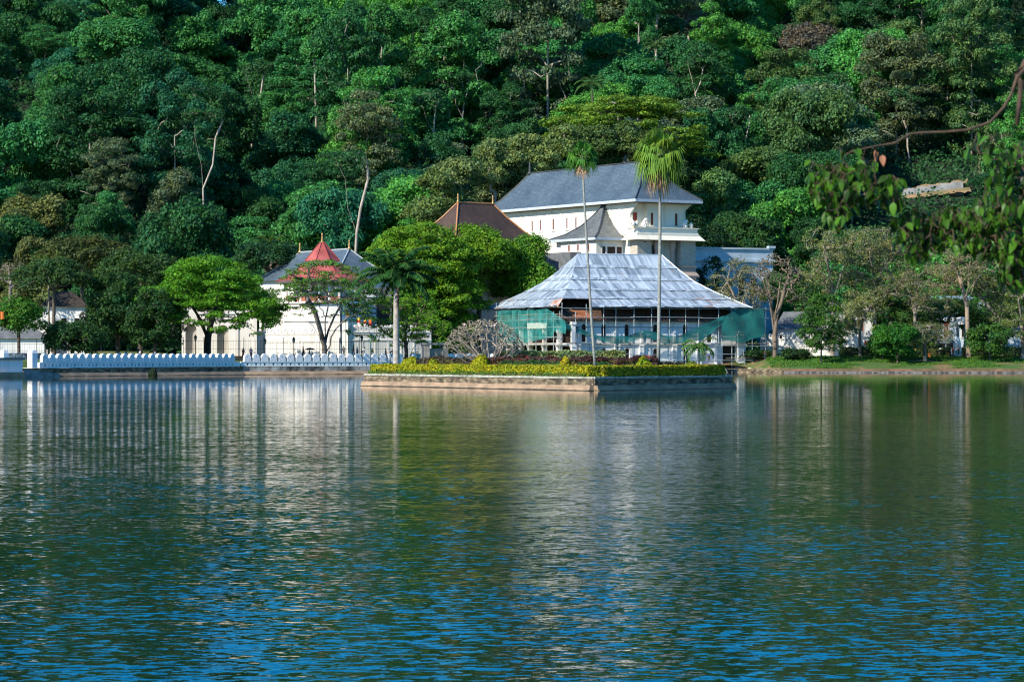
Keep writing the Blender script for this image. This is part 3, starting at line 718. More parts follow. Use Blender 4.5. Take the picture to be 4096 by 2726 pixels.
sb = empty('stone_block', (XX(1738, 303), 303, 1.32), .25, 'square grey stone block with a dark recess, right of the thick palm trunk', 'stone block')
b = MB(); b.box(-1.35, -.75, -.9, .9, 0, 3.1); b.box(.75, 1.35, -.9, .9, 0, 3.1); b.box(-.75, .75, -.55, .9, 0, 2.7); b.build('pillars', mat('weathered_block', (.36, .33, .29), (.16, .15, .14), .9, .95, bump=.4), sb)
b = MB(); b.box(-1.5, 1.5, -1.0, 1.0, 3.1, 3.32); b.build('cap', CONCRETE, sb)

# ------------------------------------------------------------------ roofs and buildings
def hip_roof(mb, W_, L_, ra, rb, ze, zr, prof, drop=None, nx=10, x0=0, y0=0):
    """concave hipped roof over the rectangle x0..x0+W_, y0..y0+L_; ra, rb = ridge ends (x,y); prof = (u from ridge 0 to eave 1, height share)"""
    ec = [(x0, y0), (x0 + W_, y0), (x0 + W_, y0 + L_), (x0, y0 + L_)]
    rc = [ra, ra, rb, rb] if abs(ra[1] - rb[1]) > abs(ra[0] - rb[0]) else [ra, rb, rb, ra]
    if ra == rb: rc = [ra] * 4
    def ring(u): return [(rc[i][0] * (1 - u) + ec[i][0] * u, rc[i][1] * (1 - u) + ec[i][1] * u) for i in range(4)]
    sl = 0; rings = []
    for k, (u, h) in enumerate(prof):
        r = ring(u); z = ze + (zr - ze) * h
        if k: sl += math.hypot((u - prof[k - 1][0]) * max(2.0, min(W_, L_) / 2), z - rings[-1][1])
        rings.append((r, z, sl))
    for k in range(len(rings) - 1):
        (r0, z0, s0), (r1, z1, s1) = rings[k], rings[k + 1]
        for i in range(4):
            j = (i + 1) % 4
            if drop and drop(k, i): continue
            for n in range(nx):
                t0, t1 = n / nx, (n + 1) / nx
                if drop and drop(k, i, n / nx): continue
                def lp(r, t): return (r[i][0] + (r[j][0] - r[i][0]) * t, r[i][1] + (r[j][1] - r[i][1]) * t)
                a, b_, c, d = lp(r1, t0), lp(r1, t1), lp(r0, t1), lp(r0, t0)
                def uu(p): return p[0] if i in (0, 2) else p[1]
                if math.dist(c, d) < 1e-4: mb.add([(*a, z1), (*b_, z1), (*c, z0)], [(0, 1, 2)], [[(uu(a), s1), (uu(b_), s1), (uu(c), s0)]])
                else: mb.add([(*a, z1), (*b_, z1), (*c, z0), (*d, z0)], [(0, 1, 2, 3)], [[(uu(a), s1), (uu(b_), s1), (uu(c), s0), (uu(d), s0)]])
    return rings
def hip_edges(rings, rad, name, m, parent, dz=0, lift=.05, which=(0, 1, 2, 3), ridge=True):
    b = MB()
    for i in which: b.tube([(*r[i], z + lift) for r, z, s in rings], rad, 6)
    r, z, s = rings[0]
    if ridge:
        e = sorted(set(r))
        if len(e) > 1: b.tube([(*e[0], z + lift), (*e[1], z + lift)], rad * 1.1, 6)
    return b.build(name, m, parent, dz=dz)
def finial(x, y, z, h, parent, dz, m=GOLD, name='finial'):
    b = MB(); b.lathe([(.22 * h, z - .1 * h), (.16 * h, z + .1 * h), (.07 * h, z + .2 * h), (.14 * h, z + .32 * h), (.06 * h, z + .42 * h), (.11 * h, z + .55 * h), (.05 * h, z + .65 * h), (.09 * h, z + .78 * h), (.015 * h, z + h)], x, y, 10)
    return b.build(name, m, parent, dz=dz, smooth=True)
def window(parent, x, y, z0, z1, w, axis, out, dz, pane=DARK, frame=None, fw=.12, depth=.12, name='window'):
    """framed opening on a wall; axis 'x' or 'y' = direction of its width, out = outward sign on the other axis; frame > pane"""
    def bx(b, a0, a1, d0, d1, zz0, zz1):
        lo, hi = sorted((d0 * out, d1 * out))
        if axis == 'x': b.box(x + a0, x + a1, y + lo, y + hi, zz0, zz1)
        else: b.box(x + lo, x + hi, y + a0, y + a1, zz0, zz1)
    b = MB(); h = w / 2
    bx(b, -h - fw, -h, -.02, depth, z0, z1); bx(b, h, h + fw, -.02, depth, z0, z1); bx(b, -h - fw, h + fw, -.02, depth + .02, z1, z1 + fw); bx(b, -h - fw * 1.5, h + fw * 1.5, -.02, depth + .06, z0 - fw, z0)
    f = b.build(name, frame or CREAM, parent, dz=dz)
    b = MB(); bx(b, -h, h, -.02, .03, z0, z1); b.build('pane', pane, f, dz=dz)
    return f

# --- the long cream building with the slate roof
TH = math.radians(31.5); MO = Vector((24.25, 540, 3.0)); MC, MS = math.cos(TH), math.sin(TH)
def mus_t(px, s):                                       # along-wall coordinate of a photograph column on the plane x = s
    k = (px - PX0) / F; ax, ay = MO.x + MC * s, MO.y + MS * s
    return (ax - k * ay) / (MS + k * MC)
def mus_s(px, t):
    k = (px - PX0) / F; ax, ay = MO.x - MS * t, MO.y + MC * t
    return (k * ay - ax) / (MC - k * MS)
mu = empty('temple_hall', MO, TH, 'long cream two-storey hall with a dark slate hipped roof, behind the metal-roofed bath house', 'temple hall'); DZ = MO.z
rb_ = MB(); rings = hip_roof(rb_, 16.2, 58, (7.9, 8), (7.9, 52), 33.85, 41.9, [(0, 1), (.3, .64), (.62, .30), (1, 0)], nx=24)
roof = rb_.build('roof', SLATE, mu, dz=DZ)
hip_edges(rings, .16, 'hip_ridge', SLATE_WORN, roof, DZ)
b = MB()
for x0, x1, y0, y1 in ((0, 16.2, 0, .12), (0, 16.2, 57.88, 58), (0, .12, .12, 57.88), (16.08, 16.2, .12, 57.88)): b.box(x0, x1, y0, y1, 33.3, 33.84)
b.build('fascia', mat('pale_blue_fascia', (.52, .58, .64), (.40, .46, .54), 1.5, .6), roof, dz=DZ)
b = MB(); b.box(.12, 16.08, .12, 57.88, 33.32, 33.5); b.build('soffit', mat('soffit_boards', (.30, .27, .22), (.24, .21, .17), 1, .8), roof, dz=DZ)
finial(7.9, 52, 41.9, 2.6, roof, DZ, SLATE_WORN); 
# walls: the left wall with recessed window niches, the portico end
b = MB(); b.box(1.6, 15.0, 4.3, 56.4, 0, 33.25); b.build('wall', CREAM, mu, dz=DZ)
b = MB(); b.box(1.6, 4.6, 1.6, 4.3, 0, 26.4); b.box(1.6, 15.2, 3.4, 4.3, 0, 26.4); b.build('portico_wall', CREAM, mu, dz=DZ)
u0 = mus_s(2587, 3.2); u1 = mus_s(2728, 3.2)
b = MB(); b.box(u0, u1, 3.2, 4.3, 26.4, 33.25); b.build('upper_room', CREAM, mu, dz=DZ)
b = MB(); b.box(u0 - .02, u0 + .35, 3.12, 3.2, 26.5, 32.4); b.box(u1 - .35, u1 + .02, 3.12, 3.2, 26.5, 32.4); b.box(u0, u1, 3.1, 3.2, 32.4, 33.2)
mid = mus_s(2668, 3.2); b.box(mid - .25, mid + .25, 3.12, 3.2, 28, 32.4); b.box(u0 + .35, u1 - .35, 3.15, 3.2, 31.85, 31.98); b.build('pilaster', CREAM, mu, dz=DZ)
for px in (2607, 2704): window(mu, mus_s(px, 3.2), 3.2, 28.9, 31.35, .62, 'x', -1, DZ, REDWOOD, CREAM, .22, .1)
f = window(mu, mus_s(2539, 4.3), 4.3, 28.4, 31.4, 1.0, 'x', -1, DZ, mat('red_door', (.36, .07, .03), (.26, .05, .025), 1, .6), CREAM, .2, .1, 'door')
for px in (2131, 2164, 2216, 2270, 2306, 2343): window(mu, 1.6, mus_t(px, 1.6), 29.0, 31.15, .55, 'y', -1, DZ, REDWOOD, WHITE, .3, .16)
b = MB()
for px in (2085, 2110, 2190, 2243, 2372, 2440, 2478): 
    t = mus_t(px, 1.6); b.box(1.5, 1.6, t - .2, t + .2, 27.2, 32.5)
b.box(1.45, 1.6, 4.35, 56, 32.5, 32.95); b.box(1.48, 1.6, 4.35, 56, 27.0, 27.2); b.build('wall_moulding', CREAM, mu, dz=DZ)
b = MB(); b2 = MB()
for k in range(6):                                      # stepped brackets under the corner eaves
    b.box(1.5 + .0, 1.62 + .02 * k, 4.2 - .42 * (k + 1), 4.3 - .42 * k, 33.25 - .34 * (6 - k), 33.24)
    b2.box(u1 + .42 * k, u1 + .42 * (k + 1), 3.5, 3.9, 33.25 - .30 * (6 - k), 33.24)
b.build('bracket', CREAM, mu, dz=DZ); b2.build('bracket', CREAM, mu, dz=DZ)
# balcony with its flared skirt
b = MB(); b.box(.9, 15.9, .8, 4.28, 28.2, 28.42); b.box(1.15, 15.65, 1.05, 4.28, 27.35, 28.2); b.box(1.0, 15.8, .9, 4.28, 27.05, 27.35); b.box(.75, 16.0, .65, 4.28, 26.75, 27.05)
b.build('parapet', CREAM, mu, dz=DZ)
b = MB(); b.frustum(.7, 16.05, .6, 4.27, 25.85, 26.75, .75); b.build('skirt', CREAM, mu, dz=DZ)
# portico: block pier, columns, end pier with base
s0, s1 = mus_s(2548, 1.55), mus_s(2604, 1.55)
b = MB(); b.box(s0 + .04, s1, 1.5, 3.4, 0, 25.9)
for k in range(9): b.box(s0 + .08, s1 + .02, 1.47, 1.5, 18.2 + k * .85, 18.2 + k * .85 + .78)
b.build('block_pier', STONE_CREAM, mu, dz=DZ)
for px in (2627, 2690):
    s = mus_s(px, 2.0); b = MB(); b.lathe([(.62, 3), (.62, 17), (.48, 17.4), (.46, 23.9), (.62, 24.3), (.66, 25.8)], s, 2.0, 14); b.build('column', PINK_STONE, mu, dz=DZ, smooth=True)
s0, s1 = mus_s(2722, 1.5), mus_s(2778, 1.5)
b = MB(); b.box(s0, s1, 1.2, 3.4, 20.9, 25.9)
for k in range(6): b.box(s0 - .02, s1 + .02, 1.17, 1.2, 21.1 + k * .8, 21.1 + k * .8 + .74)
b.build('end_pier', STONE_CREAM, mu, dz=DZ)
b = MB(); b.box(s0 - .25, s1 + .25, .95, 3.4, 20.65, 20.9); b.box(s0, s1 + .02, 1.15, 3.4, 19.6, 20.65); b.frustum(s0 - .1, s1 + .1, 1.0, 3.4, 18.9, 19.6, .45); b.box(s0 - .5, s1 + .6, .6, 3.4, 18.55, 18.9)
for k in range(9): b.box(s0 - .4 + k * .42, s0 - .2 + k * .42, .62, .9, 18.15, 18.55)
b.box(s0 - .3, s1 + .45, .9, 3.4, 17.7, 18.15); b.box(s0, s1 + .2, 1.1, 3.4, 0, 17.7); b.build('pier_base', PINK_STONE, mu, dz=DZ)
window(mu, mus_s(2614, 3.4), 3.4, 18.5, 25.0, .8, 'x', -1, DZ, DARK, CREAM, .15, .1, 'doorway')
def lion(x, y, z, rz, label):
    root = empty('lion_statue', MO + Vector((MC * x - MS * y, MS * x + MC * y, z - 3.0)), rz, label, 'statue', 'lion statues on the balcony parapet')
    b = MB(); b.tube([(-.5, 0, .0), (-.45, 0, .35), (-.2, 0, .75), (.12, 0, 1.2), (.3, 0, 1.45), (.55, 0, 1.42), (.7, 0, 1.3)], [.30, .36, .38, .34, .30, .22, .1], 9)
    b.tube([(.15, .16, 1.0), (.28, .18, .5), (.34, .18, .02), (.5, .18, .02)], [.16, .12, .1, .07], 7); b.tube([(.15, -.16, 1.0), (.28, -.18, .5), (.34, -.18, .02), (.5, -.18, .02)], [.16, .12, .1, .07], 7)
    b.tube([(-.3, .26, .3), (-.1, .32, .25), (.15, .3, .05)], [.22, .18, .08], 7); b.tube([(-.3, -.26, .3), (-.1, -.32, .25), (.15, -.3, .05)], [.22, .18, .08], 7)
    b.build('body', WHITE, root, smooth=True)
    b = MB(); b.box(-.75, .75, -.45, .45, -.02, .04); b.build('plinth', CREAM, root)
lion(mus_s(2529, 1.4), 1.4, 28.44, TH + 2.4, 'white seated lion statue on the left corner of the balcony parapet')
lion(mus_s(2578, 1.4), 1.4, 28.44, TH - 1.2, 'white lion statue by the left window on the balcony parapet')
lion(mus_s(2741, 1.4), 1.4, 28.44, TH + .2, 'cream lion statue near the right end of the balcony parapet')
for i, (px, l) in enumerate(((2546, 'small round stone knob on the left part of the balcony parapet'), (2764, 'round stone knob at the right end of the balcony parapet'))):
    s = mus_s(px, 1.3); rt = empty('knob_ornament', MO + Vector((MC * s - MS * 1.3, MS * s + MC * 1.3, 28.42 - 3.0 + 0)), TH, l, 'ornament')
    b = MB(); b.lathe([(.3, 0), (.3, .2), (.42, .45), (.44, .65), (.3, .95), (.08, 1.15)], 0, 0, 10); b.build('knob', CREAM, rt, smooth=True)
# annex with the steep sweeping roof leaning on the hall
an = empty('annex', MO, TH, 'small cream annex with a steep sweeping grey roof against the side of the cream hall', 'annex')
rb_ = MB(); rg = hip_roof(rb_, 14.8, 17.1, (1.6, 13.4), (1.6, 13.4), 26.35, 33.6, [(0, 1), (.2, .66), (.42, .37), (.7, .14), (1, 0)], x0=-5.8, y0=5.6, drop=lambda k, i, t=None: i == 1, nx=12)
ar = rb_.build('roof', SLATE_WORN, an, dz=DZ); hip_edges(rg, .17, 'hip_ridge', SLATE, ar, DZ, which=(0, 3), ridge=False)
b = MB(); b.box(-5.8, 1.48, 5.6, 5.72, 25.85, 26.34); b.box(-5.8, -5.68, 5.72, 22.58, 25.85, 26.34); b.box(-5.8, 1.48, 22.58, 22.7, 25.85, 26.34); b.build('fascia', MATS['pale_blue_fascia'], ar, dz=DZ)
b = MB(); b.box(-5.68, 1.48, 5.72, 22.58, 26.0, 26.2); b.build('soffit', MATS['soffit_boards'], ar, dz=DZ)
b = MB(); b.box(-4.9, 1.58, 6.6, 19.6, 0, 26.0); b.box(-4.4, 1.58, 19.6, 22.0, 0, 25.9); b.build('wall', CREAM, an, dz=DZ)
def an_t(px): return mus_t(px, -4.9)
for px in (2277, 2313, 2355): window(an, -4.9, an_t(px), 23.9, 25.2, .62, 'y', -1, DZ, REDWOOD, WHITE, .1, .08)
for px, w in ((2415, .8), (2444, 1.9), (2476, 1.2)): window(an, mus_s(px, 6.6), 6.6, 21.6, 24.6, w, 'x', -1, DZ, mat('dim_interior', (.04, .02, .015), (.015, .012, .012), 1, .5), WHITE, .2, .1)
b = MB(); b.box(-7.5, -4.92, 12, 27, 0, 23.6); b.build('terrace_wall', ROOF_GREY, an, dz=DZ)

# --- hipped building with the brown tiled roof and copper hips
TB = math.radians(43); bo = Vector((-10.6, 540, 3.0)); br_ = empty('brown_roofed_hall', bo, TB, 'hall with a brown tiled hipped roof edged in copper, left of the slate roof', 'temple hall')
rb_ = MB(); rg = hip_roof(rb_, 21.3, 12, (0, 0), (9.3, 0), 26.0, 33.1, [(0, 1), (.35, .60), (.7, .26), (1, 0)], x0=-6, y0=-6, nx=12)
r_ = rb_.build('roof', BROWN_TILE, br_, dz=3.0); hip_edges(rg, .16, 'copper_edge', COPPER, r_, 3.0)
finial(0, 0, 33.2, 1.7, r_, 3.0, GOLD); finial(9.3, 0, 33.2, 1.7, r_, 3.0, GOLD)
b = MB(); b.box(-5, 14.3, -5, 5, 0, 26.05); b.build('wall', WHITE, br_, dz=3.0)

# --- slate-roofed hall behind the octagon
T3 = math.radians(31.5); so = Vector((-40.5, 525, 3.0)); sl_ = empty('slate_roofed_hall', so, T3, 'low hall with a blue-grey slate roof behind the red octagonal roof', 'temple hall')
rb_ = MB(); rg = hip_roof(rb_, 13, 33, (0, -20), (0, 0), 17.2, 22.7, [(0, 1), (.35, .60), (.7, .24), (1, 0)], x0=-6.5, y0=-26, nx=12)
r_ = rb_.build('roof', SLATE, sl_, dz=3.0); hip_edges(rg, .15, 'hip_ridge', mat('pale_ridge', (.42, .45, .46), (.30, .33, .35), 1, .7), r_, 3.0)
finial(0, 0, 22.8, 1.8, r_, 3.0, GOLD); finial(0, -20, 22.8, 1.8, r_, 3.0, GOLD)
b = MB(); b.box(-5.6, 5.6, -25, 6, 0, 17.25); b.build('wall', WHITE, sl_, dz=3.0)

# --- the octagon with the red two-tier roof
OC = Vector((XX(1289, 490), 490, 3.0)); oc = empty('octagon_pavilion', OC, 0, 'white octagonal tower with a flaring red tin roof and gilded finial', 'pavilion')
def octring(prof, x=0, y=0): return prof
ph8 = math.pi / 8 + .12
b = MB(); b.lathe([(8.9, 16.25), (7.0, 17.0), (5.2, 18.0), (3.7, 19.35), (3.55, 19.36)], 0, 0, 8, ph8); lower = b.build('lower_roof', RED_ROOF, oc, dz=3.0)
b = MB(); b.lathe([(2.7, 19.3), (2.7, 20.0)], 0, 0, 8, ph8); b.build('clerestory', WHITE, oc, dz=3.0)
b = MB(); b.lathe([(3.35, 19.85), (2.35, 21.0), (1.2, 22.3), (.35, 23.25)], 0, 0, 8, ph8); upper = b.build('upper_roof', RED_ROOF, oc, dz=3.0)
RIDGE = mat('red_ridge', (.33, .05, .045), (.25, .04, .035), 1, .6)
for k in range(8):
    t = 2 * math.pi * k / 8 + ph8; c, s_ = math.cos(t), math.sin(t); b = MB()
    b.tube([(c * r, s_ * r, z + .03) for r, z in ((8.9, 16.25), (7.0, 17.0), (5.2, 18.0), (3.7, 19.35))], .10, 5); b.build('rib', RIDGE, lower, dz=3.0)
for k in range(8):
    t = 2 * math.pi * k / 8 + ph8; c, s_ = math.cos(t), math.sin(t); b = MB()
    b.tube([(c * r, s_ * r, z + .03) for r, z in ((3.35, 19.85), (2.35, 21.0), (1.2, 22.3), (.35, 23.25))], .09, 5); b.build('rib', RIDGE, upper, dz=3.0)
finial(0, 0, 23.1, 1.9, upper, 3.0, GOLD)
b = MB(); b.lathe([(8.6, 15.9), (8.85, 16.22)], 0, 0, 8, ph8); b.build('eave_board', CONCRETE, oc, dz=3.0)
b = MB(); b.lathe([(5.2, 12.5), (5.2, 16.0)], 0, 0, 8, ph8); b.build('inner_wall', WHITE, oc, dz=3.0)
for k in range(8):
    for j in range(3):
        t0, t1 = 2 * math.pi * k / 8 + ph8, 2 * math.pi * (k + 1) / 8 + ph8; q = j / 3
        x = 7.0 * (math.cos(t0) * (1 - q) + math.cos(t1) * q); y = 7.0 * (math.sin(t0) * (1 - q) + math.sin(t1) * q)
        if y > 3: continue
        b = MB(); b.lathe([(.36, 12.5), (.36, 13.2), (.24, 13.4), (.22, 15.3), (.42, 15.9)], x, y, 8); b.build('pillar', WHITE, oc, dz=3.0)
b = MB(); b.lathe([(7.3, 12.6), (7.3, 13.45), (7.15, 13.5)], 0, 0, 8, ph8); b.build('railing', mat('red_brown_railing', (.36, .13, .08), (.26, .09, .06), 1, .8), oc, dz=3.0)
b = MB(); b.lathe([(7.2, 0), (7.2, 5.4), (7.4, 5.5), (7.4, 5.8), (7.15, 5.9), (7.15, 9.0), (7.4, 9.1), (7.4, 9.4), (7.1, 9.5), (7.1, 12.1), (7.55, 12.3), (7.55, 12.62)], 0, 0, 8, ph8); b.build('body', WHITE, oc, dz=3.0)

# --- white entrance range, moat wall with wave crest
er = empty('entrance_range', (XX(838, 478), 478, 3.0), .12, 'white entrance building with two arched doorways behind the bright spreading tree', 'building')
b = MB(); 
b.sheet([(-4.8, 0), (8.2, 0), (8.2, 8.0), (-2.4, 8.0), (-2.6, 8.8), (-3.1, 9.6), (-3.7, 9.9), (-4.3, 9.6), (-4.8, 8.8)], [arch(-3.2, 1.9, .02, 5.6), arch(2.3, 2.0, .02, 5.4)], (0, 0, 0), (1, 0, 0), (0, 0, 1), .8); b.build('front_wall', WHITE, er)
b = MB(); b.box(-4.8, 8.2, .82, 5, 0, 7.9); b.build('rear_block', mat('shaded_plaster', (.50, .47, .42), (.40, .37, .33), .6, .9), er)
b = MB(); b.box(-2.0, 8.35, -.2, 0, 7.3, 7.55); b.box(4.4, 5.0, -.15, 0, 0, 7.3); b.box(7.6, 8.2, -.15, 0, 0, 7.3); b.box(-.9, -.4, -.15, 0, 0, 7.3); b.build('pilaster', WHITE, er)
def wave_wall(name, p, q, z0, zw, label, spacing=.95, lob=1.3):
    d = Vector((q[0] - p[0], q[1] - p[1], 0)); L = d.length; root = empty(name, (p[0], p[1], z0), math.atan2(d.y, d.x), label, 'wall')
    b = MB(); b.box(0, L, 0, .7, 0, zw - z0); b.build('wall_face', WHITE, root)
    b = MB(); b.box(-.02, L + .02, -.1, 0, zw - z0 - 1.5, zw - z0 - 1.3); b.box(-.02, L + .02, -.1, 0, zw - z0 - .1, zw - z0 + .02)
    for k in range(int(L / 2.4)): b.box(k * 2.4, k * 2.4 + .3, -.06, 0, 0, zw - z0 - 1.5)
    b.build('moulding', WHITE, root)
    prof = [(-.42, 0), (.42, 0)] + [(.42 * math.cos(t), .45 + (lob - .45) * math.sin(t) ** .8) for t in np.linspace(0.05, math.pi - .05, 8)]
    b = MB(); b.sheet(prof, [[(-.12, .4), (.12, .4), (0, .75)]], (0, 0, 0), (1, 0, 0), (0, 0, 1), .5); first = None
    n = min(100, int(L / spacing))
    for i in range(n):
        if not first: o = first = b.build('wave_merlon', WHITE, root)
        else: o = first.copy(); COL.objects.link(o); o.parent = root
        o.location = (spacing * (i + .5), .1, zw - z0 + .02)
    return root
wave_wall('moat_wall', (XX(1395, 478), 478), (XX(1725, 484), 484), 2.8, 7.2, 'white moat wall with pointed wave crest right of the thin leafless tree')
wave_wall('moat_wall', (XX(940, 481), 481), (XX(1320, 478), 478), 2.8, 6.9, 'long white moat wall between the bright spreading tree and the thin leafless tree', 1.2, .5)
wave_wall('moat_wall', (XX(1312, 477.5), 477.5), (XX(1392, 477.5), 477.5), 2.8, 9.0, 'tallest short piece of white wave-crested wall beside the flags', 1.2, 1.4)
hb = empty('rear_hall', (XX(1440, 500), 500, 3), .35, 'grey striped hall in shade behind the flags', 'building')
b = MB(); b.box(-6, 6, 0, 8, 0, 12.5); b.build('wall', CONCRETE, hb)
b = MB()
for k in range(7): b.box(-6.03, 3.0, -.14, 0, 6.2 + k * .9, 6.6 + k * .9)
b.build('string_course', OLDWHITE, hb)
b = MB(); b.box(3.2, 5.6, -.05, .02, 4.5, 10); b.build('doorway', DARK, hb)
sm = empty('small_house', (XX(1140, 548), 548, 6), .3, 'small white house with a brown roof up behind the left end of the blue-grey roof', 'house')
b = MB(); b.box(-2.6, 3.0, -2, 2, 0, 14.7); b.build('wall', WHITE, sm)
rb_ = MB(); hip_roof(rb_, 7, 5.4, (-1, 0), (1.6, 0), 14.6, 17.0, [(0, 1), (1, 0)], x0=-3.2, y0=-2.7, nx=1); rb_.build('roof', TILE_OLD, sm)
lw = empty('white_house', (XX(250, 474), 474, 3), .1, 'white walled house glimpsed between the dark trees on the left', 'house')
b = MB(); b.box(-3.2, 4.0, -2, 4, 0, 8.6); b.build('wall', OLDWHITE, lw)
rb_ = MB(); hip_roof(rb_, 8.6, 7.2, (-1, 1), (1.6, 1), 8.5, 11.2, [(0, 1), (1, 0)], x0=-3.9, y0=-2.6, nx=1); rb_.build('roof', mat('dark_brown_roof', (.06, .045, .035), (.035, .028, .022), .8, .9), lw)
for x in (-1.8, .4, 2.6): window(lw, x, -2, 4.5, 6.5, .9, 'x', -1, 0, DARK, WHITE, .12)
l2 = empty('low_building', (XX(70, 462), 462, 3), .1, 'low white building with a grey roof behind the leftmost tree', 'building')
b = MB(); b.box(-6.5, 4.6, -2, 3, 0, 3.0); b.build('wall', OLDWHITE, l2)
rb_ = MB(); hip_roof(rb_, 12.1, 6, (-4, .5), (2.4, .5), 2.95, 5.2, [(0, 1), (1, 0)], x0=-7, y0=-2.5, nx=1); rb_.build('roof', ROOF_GREY, l2)
w5 = empty('white_wall_panel', (XX(170, 470), 470, 3), .1, 'sunlit white gable wall behind the tree right of the gate post', 'building')
b = MB(); b.box(-2.3, 1.6, 0, 3, 0, 6.6); b.build('wall', WHITE, w5)

# --- the bath house under zinc sheets and scaffolding
TZ = math.radians(22.6); bo = Vector((8.3, 490, 1.3)); bh = empty('bath_house', bo, TZ, 'old white two-storey bath house under a grey metal sheet roof, wrapped in scaffolding', 'bath house'); DZ = bo.z
BC, BS = math.cos(TZ), math.sin(TZ)
def b_s(px, t):
    k = (px - PX0) / F; ax, ay = bo.x - BS * t, bo.y + BC * t
    return (k * ay - ax) / (BC - k * BS)
def b_t(px, s):
    k = (px - PX0) / F; ax, ay = bo.x + BC * s, bo.y + BS * s
    return (ax - k * ay) / (BS + k * BC)
ZE, ZR = 11.8, 21.9
prof = [(0, 1), (.18, .735), (.36, .50), (.58, .305), (.80, .145), (1, 0)]
rb_ = MB(); rg = hip_roof(rb_, 38.7, 35.7, (11.6, 17.85), (29, 17.85), ZE, ZR, prof, nx=32, drop=lambda k, i, t=None: t is not None and ((k == 4 and i == 0 and t < .15) or (k == 4 and i == 3 and t > .96)))
zr_ = rb_.build('metal_roof', ZINC, bh, dz=DZ)
# loose sheet edges: overlapping rows, a curled sheet at the torn corner
rr = random.Random(5)
for k in range(1, 6):
    (r0, z0, _), (r1, z1, _) = rg[k - 1], rg[k]
    for i, j in ((0, 1), (3, 0)):
        n = 26; b = MB()
        for q in range(n):
            if k == 5 and ((i == 0 and q < 5) or (i == 3 and q > 24)): continue
            t0, t1 = q / n, (q + .97) / n
            A = Vector((*[r1[i][c] + (r1[j][c] - r1[i][c]) * t0 for c in (0, 1)], z1)); B = Vector((*[r1[i][c] + (r1[j][c] - r1[i][c]) * t1 for c in (0, 1)], z1))
            D = Vector((*[r0[i][c] + (r0[j][c] - r0[i][c]) * t0 for c in (0, 1)], z0)); up = (D - A).normalized(); e = rr.uniform(.05, .22) if k == 5 else rr.uniform(.04, .12)
            l0, l1 = rr.uniform(.06, .22), rr.uniform(.06, .22); ext_ = rr.uniform(.05, .35) if k == 5 else .05
            v = [A - up * ext_ + Vector((0, 0, l0)), B - up * ext_ + Vector((0, 0, l1)), B + up * 1.0 + Vector((0, 0, .03)), A + up * 1.0 + Vector((0, 0, .03))]
            u0_ = (A.x if i == 0 else A.y)
            b.add(v, [(0, 1, 2, 3)], [[(u0_, 30 + k), (u0_ + 1, 30 + k), (u0_ + 1, 31 + k), (u0_, 31 + k)]])
        b.build('sheet_row', ZINC, zr_, dz=DZ)
b = MB(); n = 8
for q in range(n):
    def cp(u, v): return (0.3 + 1.1 * v - .6 * u, 1.2 + 3.4 * u, ZE + .35 + 1.0 * v * 1.2 - .55 * math.sin(v * 2.2) * u - .5 * (1 - v) * (1 - u))
    for w in range(4):
        a = [cp(q / n, w / 4), cp((q + 1) / n, w / 4), cp((q + 1) / n, (w + 1) / 4), cp(q / n, (w + 1) / 4)]
        b.add(a, [(0, 1, 2, 3)], [[(q, w), (q + 1, w), (q + 1, w + 1), (q, w + 1)]])
b.build('curled_sheet', mat('rusty_sheet', (.45, .42, .40), (.35, .16, .09), .5, .6, lo=.4, hi=.6), zr_, dz=DZ)
hip_edges(rg, .13, 'ridge_cap', ZINC, zr_, DZ, which=(1, 2))
# old tile roof under the sheets
rb_ = MB(); hip_roof(rb_, 36.9, 33.9, (11.6, 17.85), (29, 17.85), 9.55, 19.5, [(0, 1), (.5, .42), (1, 0)], x0=.9, y0=.9, nx=8); old = rb_.build('tile_roof', TILE_OLD, bh, dz=DZ)
b = MB(); b.box(.95, 37.7, .95, 1.15, 9.25, 9.55); b.box(.95, 1.15, 1.15, 34.7, 9.25, 9.55); b.build('gutter', mat('dark_gutter', (.10, .09, .08), (.05, .045, .04), 1, .8), old, dz=DZ)
ot_ = mat('orange_tile', (.45, .17, .08), (.30, .11, .05), 1, .8); rr = random.Random(3); b = MB(); b.box(0, .26, .87, .95, 9.52, 9.62); t_ = b.build('eave_tile', ot_, old, dz=DZ)
for k in range(56):
    if k: t_ = t_.copy(); COL.objects.link(t_)
    t_.location = (1.3 + k * .64, 0, rr.uniform(-.02, .03))
b = MB()
for k in range(11): b.tube([(4.2 + k * .34, 1.0, 9.78), (3.0 + k * .34, 3.6, 11.2)], .06, 4)
b.build('rafter', MATS['orange_tile'], old, dz=DZ)
# front wall with two storeys of arched openings
FY = 1.9
ups = [b_s(px, FY) for px in (2336, 2415, 2508, 2622, 2741, 2838)]; los = [b_s(px, FY) for px in (2415, 2509, 2622, 2743)]
x0w, x1w = b_s(2300, FY), b_s(2868, FY)
b = MB(); b.sheet(rect(x0w, x1w, 1.0, 9.4), [arch(x, .95, 5.5, 8.75) for x in ups] + [arch(x, .95, 1.75 if i > 1 else 2.0, 4.4) for i, x in enumerate(los)], (0, FY, 0), (1, 0, 0), (0, 0, 1), .7)
b.build('front_wall', OLDWHITE, bh, dz=DZ)
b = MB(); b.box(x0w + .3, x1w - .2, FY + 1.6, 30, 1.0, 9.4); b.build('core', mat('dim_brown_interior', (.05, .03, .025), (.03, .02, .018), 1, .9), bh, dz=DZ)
b = MB()
for px in (2318, 2362, 2375, 2460, 2474, 2560, 2570, 2692, 2702, 2790, 2800, 2862):
    s = b_s(px, FY); b.box(s - .2, s + .2, FY - .3, FY, 1.0, 5.1); b.box(s - .28, s + .28, FY - .38, FY, 1.0, 1.5); b.box(s - .3, s + .3, FY - .36, FY, 4.7, 4.95)
